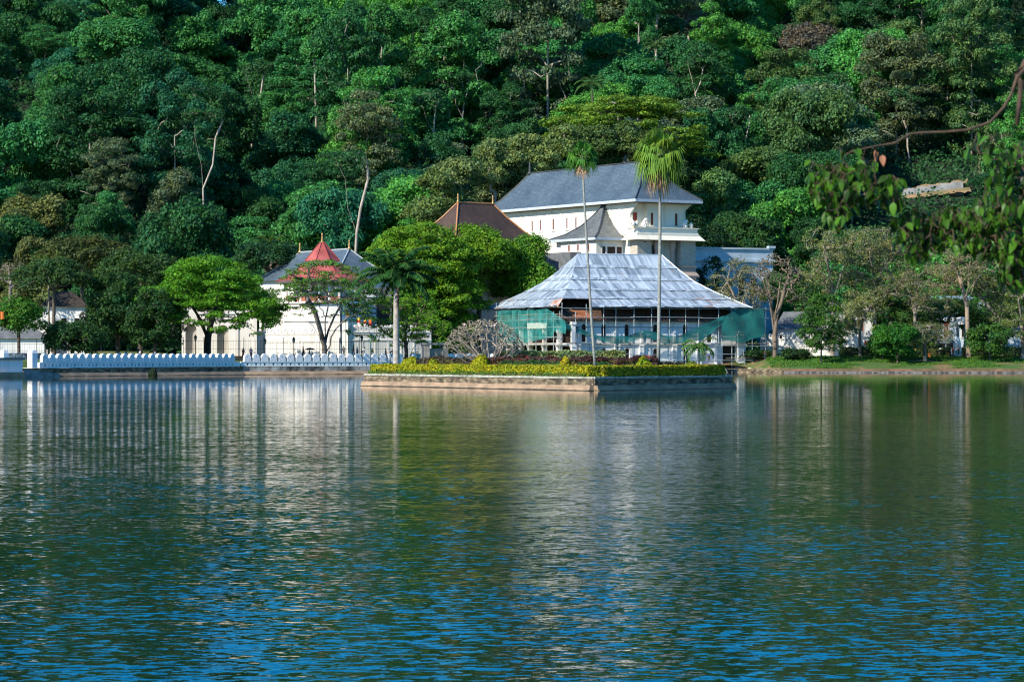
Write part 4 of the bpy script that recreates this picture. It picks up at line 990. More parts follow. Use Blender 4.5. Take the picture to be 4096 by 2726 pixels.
for px in (2368, 2459, 2567, 2697, 2795, 2862):
    s = b_s(px, FY); b.box(s - .22, s + .22, FY - .22, FY, 5.4, 8.8)
b.box(x0w, x1w, FY - .3, FY, 5.12, 5.38); b.box(x0w, x1w, FY - .2, FY, 8.85, 9.1); b.build('pilaster', OLDWHITE, bh, dz=DZ)
for i, x in enumerate(ups + los):
    z0, z1 = (5.5, 8.75) if i < 6 else (1.8, 4.4)
    b = MB(); b.sheet(arch(x, .93, z0 + .02, z1 - .02), [], (0, FY + .45, 0), (1, 0, 0), (0, 0, 1), .06); b.build('shutter', mat('dark_shutter', (.035, .022, .02), (.02, .015, .015), 2, .7), bh, dz=DZ)
# left verandah: columns in two storeys
LXs = 3.0
for px in (2035, 2085, 2120, 2178, 2235, 2292):
    t = b_t(px, LXs); b = MB()
    b.box(LXs - .5, LXs + .5, t - .5, t + .5, 1.0, 1.7); b.box(LXs - .38, LXs + .38, t - .38, t + .38, 1.7, 4.6); b.box(LXs - .5, LXs + .5, t - .5, t + .5, 4.6, 5.0)
    b.box(LXs - .34, LXs + .34, t - .34, t + .34, 5.4, 8.6); b.box(LXs - .46, LXs + .46, t - .46, t + .46, 8.6, 9.1); b.build('verandah_column', WHITE, bh, dz=DZ)
b = MB(); b.box(LXs - .55, LXs + 3.4, FY + .2, 32, 5.02, 5.38); b.box(LXs - .5, LXs + .5, FY + .2, 32, 9.1, 9.3); b.build('verandah_floor', OLDWHITE, bh, dz=DZ)
b = MB(); b.box(LXs + 3.4, LXs + 3.8, FY + .75, 32, 1.0, 9.3); b.build('verandah_wall', OLDWHITE, bh, dz=DZ)
for t in (6, 11, 16, 21, 26): window(bh, LXs + 3.4, t, 1.4, 3.9, 1.2, 'y', -1, DZ, DARK, WHITE, .12)
# right corner standing in the lake
rx = b_s(2962, 2.2)
b = MB(); b.box(rx - .75, rx + .75, 1.6, 3.1, 1.3, 9.3); b.frustum(rx - .9, rx + .9, 1.45, 3.25, -.4, 1.3, .55); b.box(rx - .95, rx + .95, 1.4, 3.3, 4.8, 5.2); b.build('corner_pier', OLDWHITE, bh, dz=DZ)
b = MB(); b.box(x1w, rx - .75, FY + .1, FY + .6, 5.0, 9.3); b.box(x1w, x1w + 1.2, FY + .1, FY + .6, 1.0, 5.0); b.build('side_wall', OLDWHITE, bh, dz=DZ)
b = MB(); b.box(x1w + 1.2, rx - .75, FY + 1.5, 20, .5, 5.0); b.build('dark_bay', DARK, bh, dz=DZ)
b = MB(); b.box(.6, rx - 1.5, 2.2, 34, -.6, 1.0); b.build('plinth', STONE_DARK, bh, dz=DZ)

# scaffolding: two faces of poles and ledgers
def scaffold(label, poles, ledgers, braces=()):
    root = empty('scaffolding', bo, TZ, label, 'scaffolding')
    for a, c, r in poles: b = MB(); b.tube([a, c], r, 6); b.build('pole', POLE, root, dz=DZ)
    for a, c, r, m in ledgers: b = MB(); b.tube([a, c], r, 6); b.build('ledger', m, root, dz=DZ)
    for a, c in braces: b = MB(); b.tube([a, c], .045, 5); b.build('brace', POLE, root, dz=DZ)
    return root
rr = random.Random(11); poles = []
for px, z0, z1 in ((2248, 1, 12.6), (2302, 5, 10.9), (2345, 1, 12.3), (2415, 6, 11.9), (2463, 1, 11.9), (2537, 1, 11.9), (2606, 6, 11.9), (2679, 1, 11.9), (2741, 1, 12.0), (2795, 7, 11.9), (2876, 5, 11.9), (2928, 0, 11.9), (2970, 6, 11.9), (3010, -.6, 12.2), (3062, -.6, 11.9)):
    s = b_s(px, .55); poles.append(((s + rr.uniform(-.08, .08), .55, z0), (s + rr.uniform(-.08, .08), .55, z1), .075))
A_, B_ = b_s(2248, .5), b_s(3070, .5)
led = []
for z, m in ((5.3, BAMBOO), (8.15, IRON), (4.85, POLE), (3.3, POLE), (2.2, POLE), (9.95, POLE), (11.6, POLE)):
    k = 3
    for q in range(k):
        s0 = A_ + (B_ - A_) * q / k - .3; s1 = A_ + (B_ - A_) * (q + 1) / k + .3; led.append(((s0, .45, z + rr.uniform(-.08, .08)), (s1, .45, z + rr.uniform(-.08, .08)), .06, m))
led += [((b_s(2895, .4), .4, .6), (b_s(3068, .4), .4, .5), .07, BAMBOO), ((b_s(2905, .4), .4, 2.55), (b_s(3068, .4), .4, 2.75), .07, BAMBOO)]
br = [((b_s(2878, .3), .3, 2.4), (b_s(2918, -1), -1.0, -.6)), ((b_s(2972, .3), .3, 4.4), (b_s(2985, .3), .3, -.6))]
scaffold('front scaffolding of thin poles and ledgers before the arched white wall of the bath house', poles, led, br)
poles = []; led = []
for px, z0, z1 in ((1985, 1, 13.0), (2052, 1, 13.6), (2003, 1, 10.5), (2110, 1, 13.6), (2075, 1, 11), (2185, 1, 12.8), (2144, 1, 11), (2214, 1, 11), (2240, 1, 11)):
    t = b_t(px, .5); poles.append(((.5, t, z0), (.5, t + rr.uniform(-.1, .1), z1), .075))
T0, T1 = b_t(2246, .4), b_t(1975, .4)
for z, m in ((10.5, BAMBOO), (9.6, POLE), (8.2, POLE), (6.4, POLE), (5.2, BAMBOO), (3.8, POLE), (11.7, BAMBOO)):
    for q in range(2): led.append(((.4, T0 + (T1 - T0) * q / 2, z), (.4, T0 + (T1 - T0) * (q + 1) / 2 + .4, z + rr.uniform(-.1, .1)), .06, m))
br = [((.3, b_t(2110 - 20 * k, .3), 11.4), (.3, b_t(2190 - 55 * k, .3), 13.2 - .3 * k)) for k in range(3)]
scaffold('left scaffolding of thin poles around the columned verandah of the bath house', poles, led, br)

def dense_net():
    m = NET.copy(); m.name = 'dense_green_netting'
    for n in m.node_tree.nodes:
        if n.type == 'VALTORGB' and n.color_ramp.elements[0].color[0] > .2:
            n.color_ramp.elements[0].color = (.72, .72, .72, 1); n.color_ramp.elements[1].color = (.95, .95, .95, 1)
        elif n.type == 'VALTORGB':
            n.color_ramp.elements[0].color = (.006, .12, .11, 1); n.color_ramp.elements[1].color = (.012, .20, .18, 1)
    return m
NET2 = dense_net()
def net(name, pts_fn, nu, nv, label, m=None):
    root = empty(name, bo, TZ, label, 'safety net', 'green safety nets on the bath house'); b = MB()
    for i in range(nu):
        for j in range(nv):
            b.add([pts_fn(i / nu, j / nv), pts_fn((i + 1) / nu, j / nv), pts_fn((i + 1) / nu, (j + 1) / nv), pts_fn(i / nu, (j + 1) / nv)], [(0, 1, 2, 3)])
    b.build('netting', m or NET, root, dz=DZ, smooth=True)
def n_left(u, v):
    t = b_t(2262, .3) + (b_t(1990, .3) - b_t(2262, .3)) * u
    top = 11.5 if u > .25 else 11.5 - (1 - u / .25) * 2.2
    bot = 5.7 + .5 * math.sin(u * 7) + (1.2 * (u < .2)); w = .12 * math.sin(9 * u + 4 * v)
    return (.30 + w, t, bot + (top - bot) * v + .0)
net('safety_net', n_left, 30, 8, 'green netting hung on the left scaffolding above the verandah columns')
def n_front(u, v):
    s = b_s(2225, .3) + (b_s(2895, .3) - b_s(2225, .3)) * u
    base = 9.6 * (1 - u / .25) + 6.6 * (u / .25) if u < .25 else (6.6 + 1.0 * max(0, math.sin((u - .42) * 14)) if u < .72 else 6.6 + (u - .72) / .28 * 3.8)
    h = .8 + 1.5 * (u ** 1.2) * (1 + .4 * math.sin(u * 17)) + .25 * math.sin(u * 23)
    return (s, .28 + .10 * math.sin(u * 40 + 5 * v), base - h * (1 - v) * .95)
net('safety_net', n_front, 60, 5, 'sagging swag of green netting across the front scaffolding of the bath house', NET2)
def n_right(u, v):
    s = b_s(2888, .2) + (b_s(3058, .2) - b_s(2888, .2)) * u
    bot = 5.6 + 1.2 * max(0, u - .6) * 2.5 + .2 * math.sin(u * 11); top = 10.0 + 1.7 * min(1, u * 2.6)
    return (s, .22 + .15 * math.sin(u * 12 + 3 * v), bot + (top - bot) * v)
net('safety_net', n_right, 16, 8, 'dark green netting on the right end of the bath house scaffolding', NET2)
def n_end(u, v):
    s = b_s(3058, .2); return (s + .2 * math.sin(5 * v), .25 + 7 * u, 6.8 + 4.9 * v)
net('safety_net', n_end, 8, 6, 'thin green netting turned around the right end corner of the scaffolding')
tp = empty('tarpaulin', bo + Vector((0, 0, 0)), TZ, 'pale tarpaulin slung across the left scaffolding among the green netting', 'tarpaulin')
t0, t1 = b_t(2186, .15), b_t(2108, .15); b = MB()
for q in range(6):
    u, w = q / 6, (q + 1) / 6
    b.add([(.12, t0 + (t1 - t0) * u, 7.9), (.12, t0 + (t1 - t0) * w, 7.9 + .1), (.2, t0 + (t1 - t0) * w, 9.0), (.2, t0 + (t1 - t0) * u, 9.0 + .05)], [(0, 1, 2, 3)])
b.build('cloth', mat('pale_tarp', (.42, .48, .40), (.28, .38, .33), .8, .8), tp, dz=DZ)

# --- pale hall to the right and the low buildings among the right-hand trees
ph = empty('pale_hall', (XX(2780, 566), 566, 4), math.radians(-20 + 43), 'long flat-topped hall coloured pale blue for its shade, right of the cream portico', 'building')
b = MB(); b.box(0, 18.2, 0, 12, 0, 21.0); b.build('wall', SHADE_BLUE_WALL, ph)
b = MB(); b.box(-.3, 18.5, -.5, 12.3, 18.4, 18.9); b.box(-.2, 18.4, -.3, 12.2, 21.0, 21.35); b.box(16.9, 18.5, -.55, .4, 21.35, 21.8); b.build('cornice', SHADE_BLUE_WALL, ph)
for k in range(6): window(ph, 2 + 2.9 * k, 0, 11.5, 15.0, 1.3, 'x', -1, 0, DARK, SHADE_BLUE_WALL, .2)
def low_house(px, Y, w, zw, zr, dep, label, wallm, roofm, rz=.1, wins=3, name='low_house'):
    z0 = 2.9; root = empty(name, (XX(px, Y), Y, z0), rz, label, 'house')
    b = MB(); b.box(-w / 2, w / 2, 0, dep, 0, zw - z0); b.build('wall', wallm, root)
    rb_ = MB(); hip_roof(rb_, w + 1.2, dep + 1.2, (-w * .3, dep / 2), (w * .3, dep / 2), zw - z0, zr - z0, [(0, 1), (.6, .3), (1, 0)], x0=-w / 2 - .6, y0=-.6, nx=4); rb_.build('roof', roofm, root)
    for k in range(wins): window(root, -w / 2 + w * (k + .5) / max(1, wins), 0, (zw - z0) * .45, (zw - z0) * .8, .9, 'x', -1, 0, REDWOOD if k % 2 else DARK, WHITE, .12)
    return root
low_house(3185, 520, 8.0, 8.0, 11.4, 7, 'white house with a grey roof and dark windows, right of the scaffolding', OLDWHITE, ROOF_GREY, -.1, 4)
low_house(3400, 530, 9, 11.6, 13.0, 6, 'house with a bright white roof behind the right-hand trees', OLDWHITE, mat('white_tin', (.72, .76, .78), (.60, .64, .68), .6, .5), .1, 2)
low_house(3820, 545, 14, 11.3, 15.0, 8, 'house with a large blue-grey roof above the parked bus', SHADE_BLUE_WALL, ROOF_BLUEGREY, .08, 4)
low_house(4010, 540, 12, 11.0, 13.6, 8, 'house with a pale blue-grey roof near the right picture edge', SHADE_BLUE_WALL, mat('pale_tin', (.34, .44, .52), (.26, .34, .42), .6, .5), .05, 3)
wave_wall('white_gateway_wall', (XX(3375, 516), 516), (XX(3520, 514), 514), 2.8, 6.6, 'low sunlit white wall with wave crest behind the right-hand tree trunks', 1.3, 1.2)
wave_wall('white_gateway_wall', (XX(3040, 519), 519), (XX(3350, 517), 517), 2.8, 6.2, 'low white wall with wave crest right of the scaffolding, behind the dead tree', 1.3, 1.0)
sg = empty('red_sign', (XX(3466, 513.6), 513.6, 4.7), 0, 'small dark red sign board on the low white wall by the right-hand trunk', 'sign')
b = MB(); b.box(-.42, .42, -.06, 0, .3, 1.15); b.build('board', REDWOOD, sg)
st = empty('stupa', (XX(3812, 512), 512, 2.9), 0, 'small white stupa with a tapering spire among the right-hand trees', 'stupa')
b = MB(); b.lathe([(1.7, 0), (1.7, 1.2), (1.5, 1.3), (1.5, 1.8), (1.45, 2.6), (1.2, 3.4), (.7, 3.9), (.45, 4.0)], 0, 0, 16); b.build('dome', WHITE, st, smooth=False)
b = MB(); b.box(-.45, .45, -.45, .45, 4.0, 4.6); b.lathe([(.36, 4.6), (.28, 5.4), (.2, 6.1), (.06, 7.2)], 0, 0, 10); b.build('spire', WHITE, st)
s2 = empty('stone_finial', (XX(3405, 516), 516, 6.7), 0, 'white tiered finial on the low wall left of the tan tree trunk', 'ornament')
b = MB(); b.lathe([(.7, 0), (.6, .4), (.35, .5), (.55, .9), (.3, 1.1), (.42, 1.5), (.12, 2.3)], 0, 0, 10); b.build('tiers', WHITE, s2)
wt = empty('water_tank_tower', (XX(3846, 516), 516, 2.9), 0, 'tank with a pale domed lid on dark pillars beside the tall pale trunk', 'tank tower')
b = MB(); b.lathe([(1.0, 6.0), (1.05, 7.0), (.8, 7.35), (.2, 7.45)], 0, 0, 14); b.build('tank', OLDWHITE, wt)
for dx, dy in ((-.7, -.7), (.7, -.7), (.7, .7), (-.7, .7)):
    b = MB(); b.box(dx - .14, dx + .14, dy - .14, dy + .14, 0, 6.0); b.build('leg', GREYPOLE, wt)
bus = empty('parked_bus', (XX(3745, 507.5), 507.5, 2.85), .12, 'blue-grey parked bus half hidden behind bare branches on the right bank road', 'bus')
b = MB(); b.box(-3.2, 3.2, -1.1, 1.1, .5, 2.9); b.frustum(-3.0, 3.0, -.95, .95, 2.9, 3.15, .15); b.build('body', mat('bus_paint', (.26, .34, .40), (.20, .27, .33), .8, .4), bus)
for k in range(4): b = MB(); b.box(-2.9 + k * 1.5, -1.65 + k * 1.5, -1.14, -1.1, 1.7, 2.5); b.build('window', DARK, bus)
for x in (-2.1, 2.1):
    for y in (-.95, .95): 
        b = MB(); b.tube([(x, y - .14, .48), (x, y + .14, .48)], .48, 14); b.build('wheel', IRON, bus)

# --- fences, lamps, flags
def fence(p, q, z0, h, label, step=.16, post=2.6, rails=(.1, .5, .92)):
    d = Vector((q[0] - p[0], q[1] - p[1], 0)); L = d.length; root = empty('iron_fence', (p[0], p[1], z0), math.atan2(d.y, d.x), label, 'fence')
    b = MB(); n = int(L / step)
    for i in range(n): b.box(i * step, i * step + .022, -.011, .011, .05, h)
    b.build('bars', IRON, root)
    b = MB()
    for r in rails: b.box(0, L, -.025, .025, h * r - .02, h * r + .02)
    b.build('rails', IRON, root)
    for k in range(min(99, int(L / post) + 1)): b = MB(); b.box(k * post - .045, k * post + .045, -.045, .045, 0, h + .45); b.build('post', IRON, root)
fence((XX(735, 466), 466), (XX(1200, 470), 470), 2.7, 3.1, 'thin black iron fence in front of the white entrance range', .42, 3.4)
fence((XX(1200, 470), 470), (XX(1700, 474), 474), 2.7, 3.0, 'thin black iron fence in front of the white moat wall', .42, 3.4)
fence((XX(0, 446), 446), (XX(400, 452), 452), 2.6, 2.6, 'black iron fence under the trees at the far left', .4, 3.0)
fence((XX(3360, 501), 501), (XX(4110, 501), 501), 2.75, 1.9, 'black iron fence along the top of the right bank', .25, 2.5)
def street_lamp(px, Y, ytop, label):
    z0 = 2.6; h = ZZ(ytop, Y) - z0; root = empty('street_lamp', (XX(px, Y), Y, z0), 0, label, 'street lamp', 'old style lamps along the promenade')
    b = MB(); b.lathe([(.16, 0), (.12, .5), (.07, .6), (.06, h - 1.1), (.10, h - 1.05)], 0, 0, 8); b.build('post', IRON, root)
    b = MB(); b.lathe([(.14, h - 1.05), (.26, h - .45)], 0, 0, 6); b.build('lantern', mat('lantern_glass', (.30, .30, .27), (.2, .2, .19), 2, .3), root)
    b = MB(); b.lathe([(.30, h - .45), (.14, h - .18), (.03, h)], 0, 0, 6); b.build('hood', IRON, root)
street_lamp(782, 455, 1338, 'black lantern lamp beside the bright tree trunk, in front of the left arch')
street_lamp(1175, 463, 1346, 'black lantern lamp in front of the white moat wall, left of the umbrella')
street_lamp(1447, 468, 1338, 'thin dark lamp post under the big spreading tree, among the walkers')
street_lamp(1060, 462, 1352, 'dark lantern lamp below the right branches of the bright spreading tree')
tp_ = empty('tall_pole', (XX(1364, 465), 465, 2.6), 0, 'tall grey-green pole right of the thin leafless tree, two lamp heads on top', 'light pole')
b = MB(); b.lathe([(.22, 0), (.17, 5), (.12, 12.0)], 0, 0, 10); b.build('pole', GREYPOLE, tp_)
b = MB(); b.tube([(-.9, 0, 12.0), (.9, 0, 12.0)], .06, 6); b.build('cross_arm', GREYPOLE, tp_)
for x in (-.9, .9): b = MB(); b.lathe([(.08, 11.95), (.32, 11.75), (.30, 11.45), (.05, 11.4)], x, 0, 10); b.build('lamp_head', OLDWHITE, tp_)
FLAGCOL = [((.55, .05, .04), 'red'), ((.75, .62, .08), 'yellow'), ((.75, .75, .75), 'white'), ((.85, .22, .04), 'orange'), ((.04, .10, .40), 'blue')]
def flag(px, Y, y0, y1, cols, label, pole_top=None):
    z1, z0 = ZZ(y0, Y), ZZ(y1, Y); g = 2.9; root = empty('flag', (XX(px, Y), Y, g), 0, label, 'flag', 'flags hanging by the striped hall')
    b = MB(); b.tube([(-.1, 0, 0), (-.1, 0, z1 - g + .3)], .04, 6); b.build('pole', GREYPOLE, root)
    n = len(cols)
    for k, c in enumerate(cols):
        b = MB(); za, zb = z1 - g - (z1 - z0) * k / n, z1 - g - (z1 - z0) * (k + 1) / n
        for q in range(4):
            xa, xb = -.05 + .14 * q, -.05 + .14 * (q + 1); ya, yb = .06 * math.sin(2 * q), .06 * math.sin(2 * q + 2)
            b.add([(xa, ya, za), (xb, yb, za - .05), (xb, yb, zb - .05), (xa, ya, zb)], [(0, 1, 2, 3)])
        b.build('stripe', mat('flag_' + c[1], c[0], None, 1, .8), root)
R_, Yf, Wf, Of, Bf = FLAGCOL
flag(1430, 479.6, 1268, 1312, [Yf, R_, Wf, R_], 'hanging flag in yellow, red and white, left one by the dark doorway')
flag(1455, 479.6, 1264, 1312, [Bf, Yf, R_, Wf, Of], 'hanging five-colour flag, middle one by the dark doorway')
flag(1476, 479.6, 1262, 1302, [Wf, Of, R_], 'hanging white and orange flag, right one by the dark doorway')
flag(1384, 476, 1240, 1264, [Of, R_], 'small orange-red flag above the wave-crested wall, right of the tall pole')
flag(2, 425, 1245, 1275, [Of, Of], 'bright orange flag cut by the left picture edge')

# ------------------------------------------------------------------ the forested hillside
PAL = {'dark green': (.026, .115, .034), 'mid green': (.046, .21, .058), 'bright green': (.078, .29, .055), 'olive green': (.095, .19, .052),
       'blue-green': (.028, .155, .070), 'grey-green': (.12, .19, .095), 'rust-tinged green': (.12, .15, .045), 'yellow-green': (.15, .29, .03), 'grey-brown': (.17, .15, .11)}
def proto(kind, seed):
    c = (.03, .1, .03)
    if kind == 'rounded':
        return tree('forest_tree', (0, 0, 0), 18, 8.5 + seed % 3, 17, 'lobes', c, BARK, 40, .28, 92, (1.2, 2.5), 100 + seed, .24, m=LEAF, tip=.03, sub=1, nl=5 + seed % 3)
    if kind == 'layered':
        return tree('forest_tree', (0, 0, 0), 25, 8.0 + seed % 2, 9, 'flat', c, BARK_PALE, 40, .27, 86, (1.4, 2.5), 200 + seed, .22, m=LEAF, sq=.55, layers=7, gap=2.9, tip=.03, sub=2, trunk_top=15, lower=-.4)
    if kind == 'bushy':
        return tree('forest_tree', (0, 0, 0), 15, 8.5, 14.5, 'lobes', c, BARK, 48, .25, 84, (1.0, 2.1), 300 + seed, .24, m=LEAF, tip=.03, sub=1, nl=7)
    if kind == 'tall-trunked':
        return tree('forest_tree', (0, 0, 0), 27, 7.0, 18, 'lobes', c, BARK_PALE, 40, .27, 70, (1.1, 2.2), 400 + seed, .26, m=LEAF, tip=.03, sub=2, trunk_top=19, lean=(1.5 if seed % 2 else -1.5, 0), nl=5)
PROTO = {}
for kd, nk in (('rounded', 5), ('layered', 4), ('bushy', 4), ('tall-trunked', 2)): PROTO[kd] = [[proto(kd, i), False] for i in range(nk)]
HILL = []                                                # (px, py, root, size word, tone, kind)
def plant(kd, x, y, sc, tone, sz=None, rs=R):
    e = rs.choice(PROTO[kd]); root = e[0]
    if e[1]: root = copy_tree(e[0])
    e[1] = True
    z = land_z(x, y) - .3; zs = sc * rs.choice((.92, 1.0, 1.1, 1.25, 1.4))
    root.location = (x, y, z); root.rotation_euler = (0, 0, rs.uniform(0, 6.28)); root.scale = (sc, sc, zs)
    col = PAL[tone]; j = rs.uniform(.8, 1.25); h = rs.uniform(-.12, .12)
    for ch in root.children:
        if ch.name.startswith('crown'): ch.color = (col[0] * j * (1 + h), col[1] * j, col[2] * j * (1 - h), 1)
    top = z + {'rounded': 18, 'layered': 25, 'bushy': 15, 'tall-trunked': 27}[kd] * zs
    size = 'large' if sc > 1.12 else 'small' if sc < .88 else 'medium'
    HILL.append((PX0 + F * x / y, PY0 - F * (top - 5 * zs - HC) / y, root, size, tone, kd))
    return root
def pick(px, py):
    """kind and tone by the zones seen in the photograph"""
    r = R.random()
    if py > 860 and px < 760: return R.choice(['bushy', 'bushy', 'rounded']), R.choice(['rust-tinged green', 'dark green', 'olive green', 'dark green'])
    if px < 520 and py < 640: return R.choice(['layered', 'layered', 'rounded', 'rounded', 'bushy']), R.choice(['mid green', 'blue-green', 'mid green', 'dark green'])
    if px < 1080: return R.choice(['rounded', 'rounded', 'layered', 'bushy']), R.choice(['dark green', 'blue-green', 'dark green', 'mid green', 'grey-green'])
    if px < 2050 and py < 620: return R.choice(['layered', 'layered', 'layered', 'rounded', 'rounded', 'tall-trunked']), R.choice(['mid green', 'bright green', 'mid green', 'dark green'])
    if px < 1720: return R.choice(['rounded', 'rounded', 'layered', 'bushy']), R.choice(['dark green', 'mid green', 'blue-green', 'bright green', 'grey-green'])
    if px < 2900 and py < 420: return R.choice(['layered', 'rounded', 'rounded', 'bushy', 'tall-trunked']), R.choice(['bright green', 'mid green', 'dark green', 'mid green', 'grey-green'])
    if px < 2900: return 'bushy', R.choice(['olive green', 'grey-green', 'dark green'])
    return R.choice(['rounded', 'rounded', 'bushy', 'bushy', 'layered']), R.choice(['mid green', 'dark green', 'dark green', 'grey-green', 'olive green', 'mid green', 'bright green'])
Y = 556.0; count = 0
while Y < 985:
    step = 13.5 + (Y - 556) * .033
    half = 2048 / F * Y + 10; x = -half + R.uniform(0, step)
    while x < half:
        yy = Y + R.uniform(-.4, .4) * step; px = PX0 + F * x / yy; z = land_z(x, yy); py = PY0 - F * (z + 12 - HC) / yy
        ok = True
        if 1640 < px < 2870 and yy < 606: ok = False
        if 2740 < px < 3180 and yy < 592: ok = False
        if 1000 < px < 1700 and yy < 560: ok = False
        if 3420 < px < 3960 and 622 < yy < 712: ok = False      # the cleared terrace with its retaining wall
        if ok:
            kd, tone = pick(px, py)
            if Y > 860 and R.random() < .7: kd = 'rounded'
            sc = R.choice((.8, .9, 1.0, 1.1, 1.2, 1.35)) * R.uniform(.92, 1.06) * (.9 if Y < 600 else 1.0 + (Y - 600) * .0008)
            if kd == 'bushy' and 1640 < px < 2900: sc = R.uniform(1.0, 1.3)
            plant(kd, x, yy, sc, tone); count += 1
        x += step * R.uniform(.85, 1.25)
    Y += step * 1.12
S['tree_count'] = count
for kd in PROTO:
    for e in PROTO[kd]:
        if not e[1]: plant(kd, R.uniform(-80, 80), 890, 1, 'mid green')
LAND = [(130, 'the white gate post'), (420, 'the balustrade trees'), (620, 'the darkest tree'), (820, 'the bright tree'), (1040, 'the slate eave tip'), (1289, 'the red roof'), (1590, 'the thick palm'),
        (1780, 'the huge tree'), (1915, 'the brown roof'), (2110, 'the slate end'), (2325, 'the thinner palm'), (2480, 'the slate ridge'), (2625, 'the taller palm'), (2790, 'the slate corner'), (2960, 'the pale blue hall'),
        (3130, 'the dead tree'), (3290, 'the dense shrub'), (3430, 'the hanging leaves'), (3600, 'the bank bush'), (3740, 'the retaining wall'), (3880, 'the tall pale trunk'), (4030, 'the right edge')]
from collections import defaultdict
def label_trees():
    by = defaultdict(list)
    for t in HILL:
        px, py, root, size, tone, kd = t
        lm = min(LAND, key=lambda l: abs(l[0] - px))[1]
        band = 'on the skyline' if py < 130 else 'high uphill' if py < 330 else 'halfway uphill' if py < 560 else 'low uphill' if py < 800 else 'at hill foot'
        by[f'{size} {tone} {kd} tree {band} above {lm}'].append(t)
    W_ = ['', '', 'two', 'three', 'four', 'five', 'six', 'seven']
    for k, v in by.items():
        v.sort(key=lambda t: t[0])
        for i, t in enumerate(v):
            lb = k
            if len(v) > 1:
                lb = k.replace('tree ', f'tree ', 1) + (', left one' if i == 0 and len(v) == 2 else ', right one' if len(v) == 2 else ', ' + ['leftmost', 'second', 'third', 'fourth', 'fifth', 'sixth'][min(i, 5)] + ' alike')
            tag(t[2], lb, 'tree', 'forest trees on the hillside')
label_trees()
# low growth under the trees: nobody could count it
rng = np.random.default_rng(5)
n = 200000; uy = 552 + 440 * rng.uniform(0, 1, n) ** 1.1; ux = rng.uniform(-1, 1, n) * (2150 / F * uy)
cl = np.array([mnoise.noise((x * .09, y * .09, 2.0)) for x, y in zip(ux, uy)])
uz = np.array([land_z(x, y) for x, y in zip(ux, uy)]) + np.abs(rng.normal(size=n)) * (1.1 + 2.2 * np.clip(cl + .2, 0, 1))
pxu = PX0 + F * ux / uy
keep = ~((pxu > 3440) & (pxu < 3900) & (uy > 689) & (uy < 699)); keep &= ~((pxu > 1850) & (pxu < 2900) & (uy < 606))
U_ = np.stack([ux, uy, uz], 1)[keep]
o = cards('undergrowth', U_, rng.normal(size=U_.shape) * .6 + np.array([-.3, -.5, .7]), .55, LEAF, rng, .6, None, (.022, .085, .026)); tag(o, kind='stuff')

# specials on the hill
def hill_tree(px, py_top, Y, w, ch, kind, color, label, **kw):
    x = XX(px, Y); z = land_z(x, Y) - .2; H = ZZ(py_top, Y) - z
    return tree(kw.pop('name', 'forest_tree'), (x, Y, z), H, w * m_per_px(Y) / 2, ch * m_per_px(Y), kind, color, label=label, **kw)
hill_tree(2500, 362, 655, 720, 215, 'flat', (.13, .25, .026), 'very wide umbrella-crowned yellow-green tree above the right half of the slate roof', K=120, r=(2.2, 3.8), leaf=.34, dens=24, seed=41, trunk_r=.7, bark=BARK_PALE, sq=.26, layers=3, gap=1.6, m=LEAF, tip=.05, sub=2, name='rain_tree')
hill_tree(835, 85, 850, 235, 190, 'round', (.11, .135, .085), 'pale grey-green open crown high on the left of the hill', K=30, r=(1.8, 3), leaf=.38, dens=11, seed=42, trunk_r=.4, bark=BARK_PALE, m=LEAF, tip=.06, sub=3)
hill_tree(3240, 90, 820, 260, 190, 'round', (.125, .115, .085), 'grey-brown domed crown near the skyline on the right', K=46, r=(1.6, 2.6), leaf=.32, dens=22, seed=43, trunk_r=.5, bark=BARK_PALE, m=LEAF, tip=.06, sub=3)
hill_tree(2755, 52, 840, 180, 110, 'round', (.15, .11, .085), 'half-bare pinkish-grey crown near the skyline above the taller fan palm', K=26, r=(1.4, 2.4), leaf=.28, dens=4, seed=44, trunk_r=.4, bark=BARK_PALE, m=LEAF, tip=.06, sub=5)
for i, (px, pt, w, h, Yv, tone) in enumerate(((1745, 660, 260, 330, 598, (0.119, 0.196, 0.056)), (1850, 590, 230, 320, 606, (0.14, 0.217, 0.077)), (1980, 530, 240, 330, 612, (0.154, 0.231, 0.077)), (2110, 515, 230, 300, 617, (0.168, 0.245, 0.077)), (2235, 500, 220, 260, 622, (0.133, 0.21, 0.063)), (2370, 478, 260, 280, 626, (0.084, 0.154, 0.042)), (2520, 468, 240, 270, 628, (0.077, 0.14, 0.039)), (2650, 500, 220, 280, 627, (0.077, 0.126, 0.031)))):
    hill_tree(px, pt, Yv, w, h, 'lobes', tone, ('olive-grey bushy tree rising behind ' + ['the left edge of the brown roof', 'the middle of the brown roof', 'the gap left of the slate roof', 'the left end of the slate ridge', 'the slate ridge, second from its left end', 'the thinner tall palm crown', 'the slate ridge between the two tall palms', 'the taller fan palm crown'][i]), K=52, r=(1.2, 2.2), leaf=.30, dens=30, seed=50 + i, trunk_r=.4, bark=BARK_PALE, m=LEAF, tip=.05, sub=1, bot=-.7, group='olive trees behind the slate roof')
